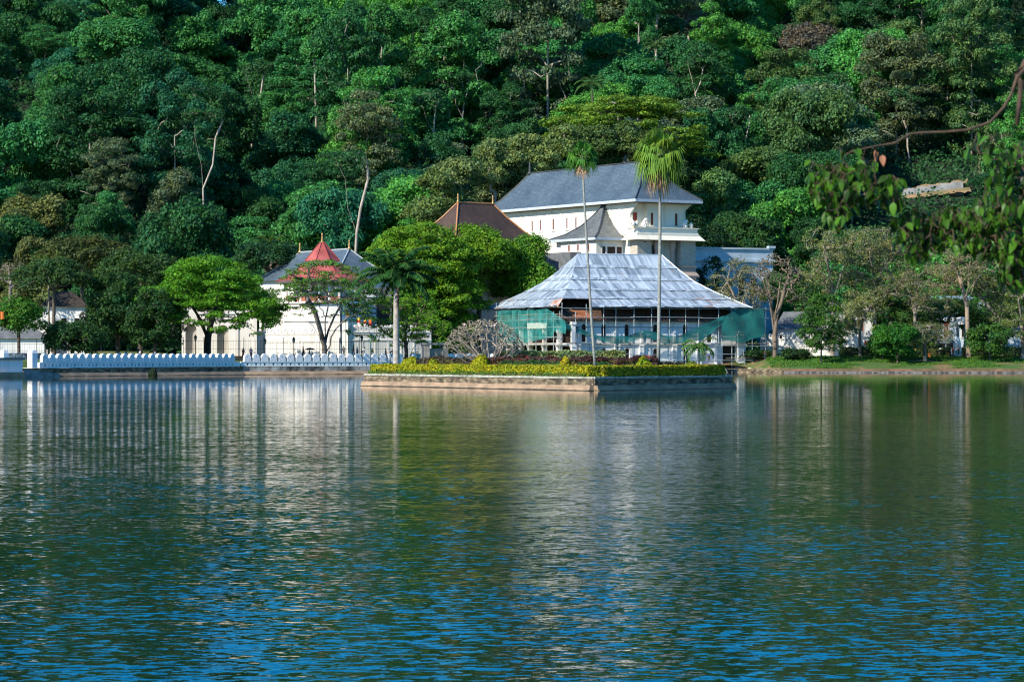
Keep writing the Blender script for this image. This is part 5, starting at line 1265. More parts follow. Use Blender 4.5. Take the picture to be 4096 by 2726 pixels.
for i, (px, pt, Yv, w, lean_, tr_, lb) in enumerate(((1000, 235, 770, 150, 2.2, .40, 'slender white trunk with a thin crown standing out in the dark left valley'), (1455, 600, 575, 200, -2.5, .45, 'stout forked pale brown trunk above the red octagon roof, thin dark crown'), (372, 215, 785, 200, 1.2, .40, 'tall pale double trunk under a layered crown on the left hillside'), (3640, 350, 735, 190, -2.6, .40, 'white leaning trunk behind the foreground twig on the right hillside'), (2775, 215, 750, 130, 1.0, .34, 'pair of bare white trunks right of the tall hill palm'), (800, 440, 630, 180, 2.0, .34, 'pale crooked trunk left of the dark valley with a ragged crown'),
        (1385, 330, 720, 120, 1.4, .24, 'thin pale forked trunk on the hill above the red roof, left of its neighbours'), (1560, 300, 740, 130, -1.2, .24, 'thin pale trunk on the hill above the thick palm'), (1700, 360, 715, 120, 1.8, .24, 'thin leaning pale trunk on the hill, up left of the brown roof'), (1850, 290, 750, 130, -.8, .24, 'thin pale twin-stemmed tree on the hill above the brown roof'), (2060, 200, 790, 140, 1.0, .26, 'thin pale trunk high on the hill above the left end of the slate ridge'), (1300, 130, 850, 130, -1.5, .26, 'thin pale trunk under the skyline above the red octagon roof'), (3330, 290, 745, 150, 1.6, .28, 'thin pale trunk on the right hillside left of the foreground twig'), (700, 210, 800, 150, -1.8, .28, 'thin pale trunk on the upper left hillside above the dark valley'), (160, 330, 745, 150, 1.4, .28, 'thin pale trunk near the left edge, halfway up the hill'), (2980, 420, 690, 140, -1.4, .26, 'thin pale forked trunk on the hill above the pale blue hall'))):
    x = XX(px, Yv); z = land_z(x, Yv); H = ZZ(pt, Yv) - z; q = w * m_per_px(Yv) / 2; g = np.random.default_rng(500 + i); tt = H * .55
    fk = [[(lean_ * .8 + .9 * math.sin(75 + i), 0, tt), (lean_ * .8 + sg * q * .25, .2 * sg, tt + (H - tt) * .3), (lean_ * .6 + sg * q * .45, .5 * sg, tt + (H - tt) * .65), (lean_ + sg * q * .6, .8 * sg, H - 2.5)] for sg in (-1, 1)]
    tree('pale_trunk_tree', (x, Yv, z), H, q, 5.0, 'lobes', (.034, .13, .042), mat('bark_white', (.50, .43, .35), (.30, .25, .20), .8, .9), 16, .29, 30, (.9, 1.7), 70 + i, tr_ * .66, (lean_, 0), lb, 'tree', None, LEAF, tip=.03, sub=3, trunk_top=tt, nl=5, limb_list=fk)
# retaining wall and cleared earth on the right
rwll = empty('retaining_wall', (XX(3490, 695), 695, land_z(XX(3490, 695), 695)), .06, 'pale retaining wall with bare orange earth on the right hillside', 'retaining wall')
b = MB(); z0 = rwll.location.z
for k in range(8): b.box(k * 2.9, k * 2.9 + 2.88, 0, .5, -2 + k * .30, .9 + k * .42)
b.build('wall_panel', mat('pale_concrete', (.42, .43, .42), (.24, .25, .25), .35, .9), rwll)
b = MB(); jg = [(R.random(), R.random()) for _ in range(40)]
for k in range(32):
    x0, x1 = -4 + k * .9, -4 + (k + 1) * .9; za, zb = -.6 + x0 * .125, -.6 + x1 * .125; (p0, q0), (p1, q1) = jg[k], jg[k + 1]
    b.add([(x0, -.05, za), (x1, -.05, zb), (x1, -1.6 - 1.2 * p1, zb - .8 - .7 * p1), (x0, -1.6 - 1.2 * p0, za - .8 - .7 * p0)], [(3, 2, 1, 0)]); b.add([(x0, .5, za + 1.2), (x1, .5, zb + 1.2), (x1, 2.2, zb + 1.7 + .7 * q1), (x0, 2.2, za + 1.7 + .7 * q0)], [(0, 1, 2, 3)])
b.build('bare_earth', mat('orange_earth', (.33, .21, .12), (.15, .13, .06), .3, .95), rwll)

# ------------------------------------------------------------------ trees along the shore
def shore_tree(name, px, Y, pt, w, ch, kind, color, label, z=None, **kw):
    x = XX(px, Y); z = (land_z(x, Y) if z is None else z) - .1; H = ZZ(pt, Y) - z
    return tree(name, (x, Y, z), H, w * m_per_px(Y) / 2, ch * m_per_px(Y), kind, color, label=label, **kw)
shore_tree('shore_tree', 75, 436, 1180, 230, 200, 'round', (.060, .19, .022), 'bright green leafy tree at the far left behind the pier block', K=40, r=(.8, 1.5), leaf=.20, dens=58, seed=1, trunk_r=.28)
shore_tree('shore_tree', 40, 470, 1030, 330, 170, 'round', (.10, .115, .05), 'greyish half-bare tree at the left edge above the bright leafy tree', K=40, r=(.8, 1.5), leaf=.17, dens=14, seed=2, trunk_r=.3, bark=BARK_GREY, sub=5)
shore_tree('shore_tree', 215, 455, 1035, 340, 165, 'round', (.042, .105, .030), 'dark spreading tree over the white house left of the balustrade', K=50, r=(.8, 1.6), leaf=.21, dens=50, seed=3, trunk_r=.3)
shore_tree('shore_tree', 290, 440, 1285, 270, 150, 'round', (.035, .10, .028), 'dense dark bushy tree low behind the left balustrade', K=60, r=(.8, 1.5), leaf=.20, dens=60, seed=4, trunk_r=.3, bot=-.8)
shore_tree('shore_tree', 470, 458, 1090, 330, 300, 'round', (.032, .095, .025), 'tall dark tree behind the balustrade, left of the darkest tree', K=80, r=(.9, 1.7), leaf=.21, dens=55, seed=5, trunk_r=.35, bot=-.8)
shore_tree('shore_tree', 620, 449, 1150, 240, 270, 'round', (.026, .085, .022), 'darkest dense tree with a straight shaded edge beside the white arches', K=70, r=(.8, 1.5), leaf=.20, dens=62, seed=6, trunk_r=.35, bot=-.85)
shore_tree('shore_tree', 560, 480, 1000, 380, 200, 'round', (.045, .11, .03), 'broad dark tree behind the shore trees, left of the bright spreading tree', K=60, r=(1, 1.9), leaf=.23, dens=46, seed=7, trunk_r=.4)
shore_tree('shore_tree', 330, 500, 935, 420, 200, 'round', (.065, .095, .026), 'rust-tinged broad tree above the dark left shore trees', K=60, r=(1, 1.9), leaf=.25, dens=40, seed=8, trunk_r=.4)
shore_tree('rain_tree', 830, 459, 1022, 600, 215, 'flat', (.095, .28, .018), 'bright green spreading tree with a dark forked trunk before the white arches', K=270, r=(1.0, 1.9), leaf=.20, dens=44, seed=9, trunk_r=.62, bark=BARK_DARK, sq=.42, layers=3, gap=1.8, trunk_top=4.2, sub=2, expo=.52, limbs=5)
shore_tree('rain_tree', 1297, 459, 1035, 450, 150, 'flat', (.09, .23, .03), 'thin half-leafless tree with a black forked trunk before the white moat wall', K=190, r=(.7, 1.3), leaf=.17, dens=30, seed=10, trunk_r=.44, bark=mat('bark_mixed', (.24, .21, .18), (.05, .045, .04), .35, .9), sq=.40, layers=3, gap=1.9, trunk_top=2.4, sub=7, expo=.55, tip=.03, bend=.10, limb_list=[[(0, 0, 1.5), (-.5, .1, 3.0), (-1.0, .1, 4.4), (-2.0, .2, 6.0), (-4.2, .3, 7.6)], [(0, 0, 1.0), (1.0, -.1, 2.6), (1.15, -.1, 4.0), (2.0, -.2, 5.4), (4.0, -.3, 7.4)], [(0, 0, 2.4), (.15, .3, 4.4), (.1, .4, 6.6), (.6, .4, 9.0), (.5, .6, 11.2)], [(0, 0, 2.4), (.6, .8, 5.0), (1.6, 1.6, 7.5), (3.0, 2.2, 10)], [(0, 0, 2.4), (-.7, -.8, 5.4), (-1.5, -1.8, 8.4), (-2.6, -2.4, 10.4)]])
shore_tree('rain_tree', 1665, 521, 880, 540, 330, 'flat', (.125, .28, .018), 'huge yellow-green spreading tree rising behind the thick palm and the frangipani', K=560, r=(1.4, 2.5), leaf=.24, dens=38, seed=11, trunk_r=.8, bark=BARK, sq=.5, layers=5, gap=3.0, trunk_top=5.0, sub=2, expo=.5, limbs=6)
shore_tree('rain_tree', 1915, 531, 872, 380, 440, 'lobes', (.12, .27, .018), 'yellow-green tree just right of the huge spreading one, before the brown roof', K=170, r=(1.2, 2.3), leaf=.23, dens=44, seed=16, trunk_r=.5, bark=BARK, limbs=4)
shore_tree('rain_tree', 2110, 535, 905, 340, 440, 'lobes', (.085, .23, .020), 'fresh green tree before the cream hall, left of the metal roof ridge', K=190, r=(1.2, 2.3), leaf=.23, dens=44, seed=17, trunk_r=.5, bark=BARK, limbs=4)
shore_tree('shore_tree', 1625, 466, 1165, 400, 270, 'lobes', (.11, .27, .02), 'low leafy branches of a green tree behind the thick palm trunk', K=150, r=(.6, 1.2), leaf=.18, dens=34, seed=12, trunk_r=.35, sq=.5, trunk_top=2.5, sub=3, nl=11, limbs=6)
shore_tree('shore_tree', 1700, 520, 940, 260, 300, 'round', (.06, .15, .025), 'green tree left of the brown-roofed hall', K=50, r=(1, 1.8), leaf=.23, dens=46, seed=14, trunk_r=.4)
shore_tree('shore_tree', 1080, 530, 955, 330, 180, 'round', (.022, .085, .030), 'dark blue-green tree left of the blue-grey slate eave', K=60, r=(1, 1.9), leaf=.25, dens=44, seed=15, trunk_r=.4)
# right bank: grey, thin-leafed trees, dense shrubs between
GREYT = (.19, .25, .095)
RB = 'thin-leafed grey trees on the right bank'
for i, (px, Yv, pt, w, ch, k_, lb, col, bk, dn) in enumerate((
    (2960, 512, 1010, 300, 180, 60, 'grey half-bare tree against the pale blue hall', (.17, .20, .08), BARK_GREY, 11),
    (3330, 505, 870, 330, 330, 90, 'tall pale twiggy tree below the left hanging leaf cluster', GREYT, BARK_GREY, 17),
    (3500, 510, 850, 330, 360, 90, 'tall pale twiggy tree between the two hanging leaf clusters', (.18, .22, .085), BARK_GREY, 14),
    (3440, 502, 1150, 260, 150, 50, 'small thin-crowned tree on a straight tan trunk above the grass bank', GREYT, BARK_TAN, 20),
    (3660, 506, 980, 360, 300, 95, 'wide grey twiggy tree with several stems behind the bank bush', (.16, .19, .08), BARK_GREY, 12),
    (3875, 500, 960, 380, 250, 90, 'grey spreading crown on the tallest pale straight trunk of the right bank', (.17, .20, .085), BARK_TAN, 11),
    (4010, 504, 1060, 300, 300, 80, 'grey-green twiggy tree at the right edge of the bank', (.14, .20, .07), BARK_GREY, 18),
    (4090, 498, 1120, 240, 250, 60, 'grey-green tree cut by the right picture edge', (.12, .20, .06), BARK_GREY, 22),
    (3700, 496, 1290, 260, 110, 40, 'low leaning tree with bare branches reaching over the bank, right of the bank bush', (.11, .15, .06), BARK_GREY, 12))):
    big = px == 3875
    shore_tree('bank_tree', px, Yv, pt, w, ch if big else max(ch, .78 * (1430 - pt)), 'lobes', col, lb, K=int(k_ * 1.7), r=(.6, 1.25), leaf=.15, dens=dn * 2.0, seed=80 + i, trunk_r=.42 if big else .3, bark=bk, sub=6, tip=.028, expo=.47, limbs=5, nl=9, bend=.11, group=RB, trunk_top=(ZZ(1180, Yv) - 2.7) if big else None, lean=((-.6, 0) if big else (0, 0)))
tree('dead_tree', (XX(3100, 503), 503, 1.6), ZZ(1000, 503) - 1.6, 6.0, 12.5, 'round', (.14, .16, .08), mat('dead_bark', (.30, .225, .16), (.09, .075, .06), .5, .9), 7, .15, 90, (.5, 1.1), 95, .45, label='dead tree with bare tan branches and a dark trunk, right of the scaffolding', tip=.04, sub=7, expo=.47, trunk_top=6.5, bot=-.6, bend=.09, limbs=6)
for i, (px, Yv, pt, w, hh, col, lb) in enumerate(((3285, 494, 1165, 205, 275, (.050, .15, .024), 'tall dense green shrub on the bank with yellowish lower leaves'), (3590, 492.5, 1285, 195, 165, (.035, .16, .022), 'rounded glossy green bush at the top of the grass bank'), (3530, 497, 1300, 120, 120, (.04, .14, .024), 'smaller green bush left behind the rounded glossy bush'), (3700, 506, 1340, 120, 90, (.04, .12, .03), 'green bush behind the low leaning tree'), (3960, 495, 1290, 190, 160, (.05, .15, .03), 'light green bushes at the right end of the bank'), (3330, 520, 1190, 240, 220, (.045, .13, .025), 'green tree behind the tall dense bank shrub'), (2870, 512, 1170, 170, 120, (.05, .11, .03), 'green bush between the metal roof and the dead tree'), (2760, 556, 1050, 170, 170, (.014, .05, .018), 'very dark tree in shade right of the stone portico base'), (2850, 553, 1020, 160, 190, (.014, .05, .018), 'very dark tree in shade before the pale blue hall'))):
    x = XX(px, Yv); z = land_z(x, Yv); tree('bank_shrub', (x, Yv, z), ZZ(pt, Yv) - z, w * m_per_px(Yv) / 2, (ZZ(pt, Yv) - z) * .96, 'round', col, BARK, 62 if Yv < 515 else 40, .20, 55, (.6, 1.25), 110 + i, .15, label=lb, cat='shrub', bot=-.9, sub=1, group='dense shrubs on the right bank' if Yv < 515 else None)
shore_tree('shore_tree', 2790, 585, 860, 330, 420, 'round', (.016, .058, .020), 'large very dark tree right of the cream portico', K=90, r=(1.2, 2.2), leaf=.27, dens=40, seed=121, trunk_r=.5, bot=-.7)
shore_tree('shore_tree', 3010, 595, 850, 300, 330, 'round', (.030, .10, .028), 'dark green tree behind the pale blue hall', K=70, r=(1.2, 2.2), leaf=.28, dens=38, seed=122, trunk_r=.5)
# frangipani: bare dense twigs on the island
fr_r = np.random.default_rng(77); fx, fy = XX(1975, 286), 286
froot = empty('frangipani_tree', (fx, fy, 1.32), 0, 'low leafless frangipani with dense grey twigs and a few pink flowers on the island', 'tree')
tips = []
for k in range(1100):
    a = fr_r.uniform(-1, 1); h = fr_r.uniform(0, 1)
    xx = -1.0 + a * 4.2; dome = math.sqrt(max(0, 1 - a * a))
    tips.append(np.array([xx, fr_r.uniform(-2.2, 2.2) * dome, 2.5 + 3.2 * dome * h ** .6 + fr_r.normal() * .12]))
FT = [np.array(p) for p in ((0, 0, 0), (-.25, 0, .4), (-.5, 0, .75), (-.75, 0, 1.05))]; fl_ = []
for k in range(46):
    e = tips[int(fr_r.integers(0, len(tips)))]; o_ = FT[int(fr_r.integers(1, 4))]; fl_.append([o_ * (1 - t) + e * np.array([.86, .86, .86]) * t + np.array([0, 0, -.9 * t * (1 - t)]) + fr_r.normal(size=3) * .06 for t in (0, .2, .4, .6, .8, 1)])
pos, par, rad = skeleton(FT, tips, fr_r, .022, .36, .05, 0, fl_)
skeleton_mesh('trunk', pos, par, np.maximum(rad, .024), mat('bark_beige', (.46, .39, .31), (.28, .23, .18), 1.2, .9), froot)
tp_ = np.array(tips); sel = tp_[fr_r.integers(0, len(tp_), 700)] + fr_r.normal(size=(700, 3)) * .12
cards('leaves', sel, fr_r.normal(size=sel.shape) + np.array([0, 0, .6]), .10, LEAF_FRONT, fr_r, .4, froot, (.10, .14, .04))
fl = tp_[tp_[:, 2] > 4.6]; fl = fl[fr_r.integers(0, len(fl), 26)] + np.array([0, 0, .08])
cards('flowers', fl, fr_r.normal(size=fl.shape) * .4 + np.array([-.5, -.6, .5]), .09, mat('flower_pink', (.75, .60, .58), (.70, .45, .45), 3, .7), fr_r, .8, froot)

# ------------------------------------------------------------------ palms
def feather_palm(name, base, H, label, cat='palm', nfr=20, L=4.2, leaf_len=.75, seed=1, tr=(.33, .28, .22), shaft=1.5, color=(.035, .13, .03), tm=None, spear=True, droop=1.7, width=.045, group=None, lean=(0, 0), el0=1.15, nleaf=34, dead=0):
    rng = np.random.default_rng(seed); root = empty(name, base, 0, label, cat, group)
    pts = [(lean[0] * t ** 2, lean[1] * t ** 2, H * t) for t in np.linspace(0, 1, 9)]
    b = MB(); b.tube(pts, [tr[0] * 1.12, tr[0], tr[0], tr[0], tr[1] * 1.05, tr[1] * 1.02, tr[1], tr[1] * .95, tr[1] * .9], 12); b.build('trunk', tm or PALM_TRUNK, root, smooth=True)
    top = np.array(pts[-1])
    if shaft:
        b = MB(); b.lathe([(tr[1] * 1.02, H - .02), (tr[1] * 1.12, H + shaft * .25), (tr[1] * .8, H + shaft * .7), (tr[2] * .6, H + shaft)], top[0], top[1], 10); b.build('crownshaft', SHAFT, root, smooth=True)
    top = top + np.array([0, 0, shaft * .95]); Q = []; b = MB()
    for i in range(nfr):
        az = 2.399 * i + rng.uniform(-.2, .2); el = el0 - 1.35 * (i / nfr) ** .9 + rng.uniform(-.1, .1)
        pr, q = pinnate(rng, top, az, el, L * rng.uniform(.85, 1.08), droop * rng.uniform(.8, 1.2), nleaf, leaf_len, .65, width)
        Q += q; b.tube([tuple(p) for p in pr], list(np.linspace(.05, .012, len(pr))), 4)
    if spear: b.tube([tuple(top), tuple(top + np.array([-.5, 0, L * .62]))], [.07, .015], 5)
    quads('fronds', np.array(Q, np.float32), FROND, root, color)
    b.build('frond_stems', mat('frond_stem', (.16, .22, .05), (.10, .15, .04), 1, .6), root)
    return root
rp = feather_palm('royal_palm', (XX(1585, 300), 300, 1.3), ZZ(1150, 300) - 1.3, 'thick pale-trunked royal palm at the left end of the hedged island', seed=3, nfr=28, L=5.5, leaf_len=1.25, tr=(.36, .31, .2), shaft=1.05, color=(.030, .120, .028), tm=PALM_TRUNK_WHITE, width=.075, el0=1.4, droop=1.6, nleaf=58)
b = MB(); zc = ZZ(1150, 300) - 1.3; b.tube([(.12, -.34, zc + 1.4), (.22, -.42, zc + .4), (.24, -.42, zc - 1.4), (.2, -.40, zc - 3.2)], [.05, .10, .13, .03], 6); b.build('dead_spathe', mat('brown_spathe', (.20, .12, .08), (.12, .07, .05), 1, .8), rp)
feather_palm('small_palm', (XX(2796, 273.5), 273.5, 1.3), ZZ(1405, 273.5) - 1.3, 'small feathery palm at the right end of the golden hedge', seed=4, nfr=13, L=2.3, leaf_len=.6, tr=(.09, .07, .05), shaft=.35, color=(.075, .22, .030), tm=BARK_TAN, width=.04, el0=1.2, droop=2.6, nleaf=22, spear=False)
HP = 'palms on the wooded hillside'
for px, pt, Yv, H_, L_, lb, tr_, tmat, nf, sd in ((2624, 195, 760, 14, 4.6, 'tall palm with a white trunk on the hill above the taller fan palm', (.32, .28, .2), PALM_TRUNK_WHITE, 16, 21), (2470, 230, 765, 14, 3.6, 'thin-trunked palm left of the tall white-trunked hill palm', (.17, .15, .12), BARK_PALE, 11, 22), (2370, 350, 690, 5, 6.0, 'broad drooping palm on the hill above the thinner tall palm', (.25, .22, .2), BARK, 16, 23), (2660, 350, 745, 4, 3.5, 'short palm at the foot of the white-trunked hill palm', (.2, .18, .15), BARK, 10, 24)):
    z = ZZ(pt, Yv) - H_; feather_palm('hill_palm', (XX(px, Yv), Yv, z), H_, lb, seed=sd, nfr=nf, L=L_, leaf_len=1.0, tr=tr_, shaft=.8, color=(.045, .14, .035), tm=tmat, width=.08, group=HP, spear=False)
for px, pt, Yv, L_, lb, sd in ((195, 1085, 462, 4.6, 'coconut palm with upright fronds rising over the dark left trees', 25), (1085, 1010, 540, 5.0, 'coconut palm with yellowing fronds left of the red octagon roof', 26)):
    z = land_z(XX(px, Yv), Yv); feather_palm('coconut_palm', (XX(px, Yv), Yv, z), ZZ(pt, Yv) - z, lb, seed=sd, nfr=14, L=L_, leaf_len=1.0, tr=(.2, .16, .12), shaft=.3, color=(.075, .15, .025), tm=BARK_GREY, width=.06, el0=1.45, droop=1.3)
def fan_palm(base_px, Y0, path, tr, r, label, seed, nfr, color, deadn):
    rng = np.random.default_rng(seed); z0 = 1.32; base = Vector((XX(base_px, Y0), Y0, z0)); root = empty('fan_palm', base, 0, label, 'palm')
    pts = [(XX(px, Y0) - base.x, 0, ZZ(py, Y0) - z0) for px, py in path]
    b = MB(); k = len(pts); b.tube(pts, list(np.linspace(tr * 1.2, tr * .8, k)), 10); b.build('trunk', PALM_TRUNK, root, smooth=True)
    top = np.array(pts[-1]); Q, QD = [], []; b = MB()
    def fan(az, el, pl, bl, out, droop):
        d = np.array([math.cos(az) * math.cos(el), math.sin(az) * math.cos(el), math.sin(el)]); side = np.array([-math.sin(az), math.cos(az), 0]); upv = np.cross(side, d)
        if upv[2] < 0: upv = -upv
        c = top + d * pl + np.array([0, 0, -.1 * pl * (1 - math.sin(el))]); b.tube([tuple(top), tuple(c)], [.035, .02], 4)
        for a in np.linspace(-1.9, 1.9, 23):
            dd = d * math.cos(a) + side * math.sin(a) + upv * .18 * math.cos(2 * a); dd /= np.linalg.norm(dd); l = bl * (.72 + .28 * math.cos(a * .8)) * rng.uniform(.88, 1.08)
            m1 = c + dd * l * .55; tip = c + dd * l + np.array([0, 0, -droop * l * rng.uniform(.5, 1.1)]); w = np.cross(dd, upv); w /= np.linalg.norm(w) + 1e-9; ww = .055 * bl
            out.append([c, m1 + w * ww, tip, m1 - w * ww])
    for i in range(nfr):
        q = i / nfr; fan(2.399 * i + rng.uniform(-.2, .2), 1.45 - 2.1 * q ** .8 + rng.uniform(-.1, .1), r * 5.0 * rng.uniform(.8, 1.15), r * 5.6 * rng.uniform(.85, 1.1), Q, .5 + 1.2 * q)
    quads('fronds', np.array(Q, np.float32), FROND, root, color)
    for i in range(deadn): fan(2.399 * i, -1.2 + rng.uniform(-.25, .2), r * 4.4 * rng.uniform(.5, 1.2), r * 5.2 * rng.uniform(.8, 1.1), QD, 1.2)
    if QD: quads('dead_fronds', np.array(QD, np.float32), THATCH, root, (.55, .36, .21))
    b.build('frond_stems', MATS['frond_stem'], root)
    return root
fan_palm(2382, 263, [(2382, 1482), (2375, 1400), (2364, 1250), (2352, 1050), (2342, 880), (2335, 760), (2330, 625)], .12, .19, 'slender leaning fan palm, shorter of the two tall island palms', 5, 20, (.065, .20, .025), 3)
fan_palm(2633, 276, [(2633, 1480), (2635, 1350), (2638, 1150), (2640, 950), (2640, 800), (2638, 612)], .165, .30, 'tallest fan palm with a skirt of dead brown fronds, in front of the cream portico', 6, 30, (.14, .26, .03), 20)
shore_tree('shore_tree', 3750, 528, 1200, 420, 170, 'lobes', (.045, .13, .03), 'dark green tree over the house roofs behind the parked bus', K=90, r=(.9, 1.7), leaf=.22, dens=40, seed=131, trunk_r=.35)
shore_tree('shore_tree', 3560, 532, 1120, 360, 250, 'lobes', (.055, .15, .035), 'green tree behind the wide grey twiggy tree', K=90, r=(.9, 1.7), leaf=.22, dens=40, seed=132, trunk_r=.35)
shore_tree('shore_tree', 3180, 535, 1080, 300, 220, 'lobes', (.05, .14, .035), 'green tree behind the grey house roof, right of the dead tree', K=80, r=(.9, 1.7), leaf=.22, dens=40, seed=133, trunk_r=.35)
shore_tree('shore_tree', 4010, 530, 1130, 330, 240, 'lobes', (.04, .12, .03), 'dark tree behind the pale roof at the right edge', K=80, r=(.9, 1.7), leaf=.22, dens=40, seed=134, trunk_r=.35)
for i, (a_, c_, col, lb) in enumerate(((3360, 3560, (.03, .085, .022), 'dark clipped hedge behind the iron fence, left half of the right bank'), (3640, 3800, (.03, .08, .022), 'dark clipped hedge behind the iron fence, left of the tall pale trunk'), (3850, 4110, (.028, .075, .02), 'dark clipped hedge behind the iron fence at the right edge'))):
    hedge('hedge', [Vector((XX(a_, 504), 504, 0)), Vector((XX(c_, 503.5), 503.5, 0))], 1.2, 1.7, col, lb, 2.8, .19, 45, seed=140 + i, wob=.14)
# grass on the right bank
rng = np.random.default_rng(9); n = 36000; gx = rng.uniform(46.5, 96, n); gy = np.array([shore_y(x) for x in gx]) + rng.uniform(.0, 1, n) ** .9 * 14 + .25
den = np.array([1.4 * mnoise.noise((x * .13, y * .25, 5)) for x, y in zip(gx, gy)]) + (gy - 491.5) * .07; k = den > rng.uniform(-.25, .25, n)
G = np.stack([gx, gy, np.array([land_z(x, y) for x, y in zip(gx, gy)]) + rng.uniform(.02, .22, n)], 1)[k]
o = cards('grass', G, rng.normal(size=G.shape) * .5 + np.array([-.3, -.4, .6]), .15, LEAF_FRONT, rng, .5, None, (.060, .165, .022)); tag(o, kind='stuff')

# ------------------------------------------------------------------ people on the promenade and the bank
def skin_body(name, verts, edges, radii, m, parent):
    me = bpy.data.meshes.new(name); me.from_pydata(verts, edges, []); o = bpy.data.objects.new(name, me); COL.objects.link(o)
    sk = o.modifiers.new('skin', 'SKIN'); sk.use_smooth_shade = True
    for i, v in enumerate(me.skin_vertices[0].data): v.radius = radii[i]; v.use_root = (i == 0)
    o.modifiers.new('sub', 'SUBSURF').levels = 1
    dg = bpy.context.evaluated_depsgraph_get(); dg.update(); nm = bpy.data.meshes.new_from_object(o.evaluated_get(dg)); bpy.data.objects.remove(o); nm.name = name
    nm.materials.clear(); nm.materials.append(m); q = bpy.data.objects.new(name, nm); link(q, parent); return q
SKIN = mat('brown_skin', (.22, .11, .065), (.18, .09, .05), 3, .6); HAIR = mat('black_hair', (.012, .010, .010), (.02, .015, .012), 4, .5)
CLOTH = {'white': (.72, .72, .72), 'black': (.02, .02, .025), 'dark blue': (.03, .05, .12), 'blue': (.05, .14, .42), 'pale blue': (.30, .42, .58), 'grey': (.16, .17, .18), 'green': (.10, .25, .04), 'red': (.40, .05, .04), 'yellow': (.65, .45, .05), 'teal': (.04, .15, .17), 'brown': (.14, .08, .05)}
def cloth(c): return mat('cloth_' + c.replace(' ', '_'), CLOTH[c], None, 3, .85)
def body_proto(pose):
    ln = .35 if pose == 'stoop' else 0.0; st = .16 if pose == 'walk' else .0
    V = [(0, 0, .95), (ln * .5, 0, 1.2), (ln, 0, 1.42 - ln * .25), (ln * 1.25, 0, 1.52 - ln * .3), (ln * 1.4, 0, 1.62 - ln * .35), (ln * 1.45 + .02, 0, 1.73 - ln * .38)]
    E = [(0, 1), (1, 2), (2, 3), (3, 4), (4, 5)]; Rr = [(.15, .12), (.14, .11), (.15, .10), (.055, .055), (.085, .095), (.07, .08)]
    for sg in (-1, 1):
        k = len(V); V += [(0, sg * .09, .88), (st * sg + .03, sg * .10, .48), (st * sg * 1.3, sg * .10, .08), (st * sg * 1.3 + .16, sg * .11, .03)]; E += [(0, k), (k, k + 1), (k + 1, k + 2), (k + 2, k + 3)]; Rr += [(.095, .095), (.062, .062), (.04, .045), (.04, .03)]
        k = len(V); V += [(ln, sg * .19, 1.40 - ln * .25), (ln + (.05 if not st else -st * sg * .6), sg * .25, 1.12 - ln * .2), (ln + .16 - st * sg * .8, sg * .24, .90 - ln * .1), (ln + .20 - st * sg * .9, sg * .23, .80 - ln * .1)]; E += [(2, k), (k, k + 1), (k + 1, k + 2), (k + 2, k + 3)]; Rr += [(.055, .055), (.042, .042), (.032, .032), (.035, .02)]
    return V, E, Rr
PEOPLE = {}
def person(px, Y, hy, pose, top, low, label, rz=0.0, skirt=False, group='walkers on the promenade', h=1.68):
    z = ZZ(hy - 5, Y) - h; key = (pose, skirt); root = empty('person', (XX(px, Y), Y, z), rz, label, 'person', group)
    if key not in PEOPLE:
        V, E, Rr = body_proto(pose); body = skin_body('body', V, E, Rr, SKIN, root)
        hd = Vector(V[4]); b = MB(); b.lathe([(.02, .15), (.10, .12), (.118, .05), (.112, -.02), (.06, -.05)][::-1], hd.x - .015, 0, 10); hair = b.build('hair', HAIR, root, dz=-hd.z, smooth=True)
        ix = [0, 1, 2, 10, 11, 14 if False else 10]; 
        sv = [V[0], V[1], V[2]]; se = [(0, 1), (1, 2)]; sr = [(.175, .14), (.165, .135), (.165, .115)]
        for kk in (10, 18): k = len(sv); sv += [V[kk], V[kk + 1]]; se += [(2, k), (k, k + 1)]; sr += [(.075, .075), (.062, .062)]
        shirt = skin_body('shirt', sv, se, sr, cloth('white'), root)
        if skirt:
            b = MB(); b.lathe([(.20, .10), (.21, .5), (.17, 1.0), (.14, 1.04)], 0, 0, 12); trous = b.build('skirt', cloth('white'), root, smooth=True)
        else:
            tv = [V[0]]; te = []; tr_ = [(.168, .135)]
            for kk in (6, 14): k = len(tv); tv += [V[kk], V[kk + 1], V[kk + 2]]; te += [(0, k), (k, k + 1), (k + 1, k + 2)]; tr_ += [(.11, .11), (.085, .085), (.07, .07)]
            trous = skin_body('trousers', tv, te, tr_, cloth('white'), root)
        PEOPLE[key] = (body, hair, shirt, trous); parts = PEOPLE[key]
        for o_ in (shirt, trous): o_.data = o_.data.copy()
        src = parts
    else:
        parts = []
        for o_ in PEOPLE[key]: c = o_.copy(); COL.objects.link(c); c.parent = root; parts.append(c)
    for o_, c in ((parts[2], top), (parts[3], low)):
        o_.material_slots[0].link = 'OBJECT'; o_.material_slots[0].material = cloth(c)
    return root
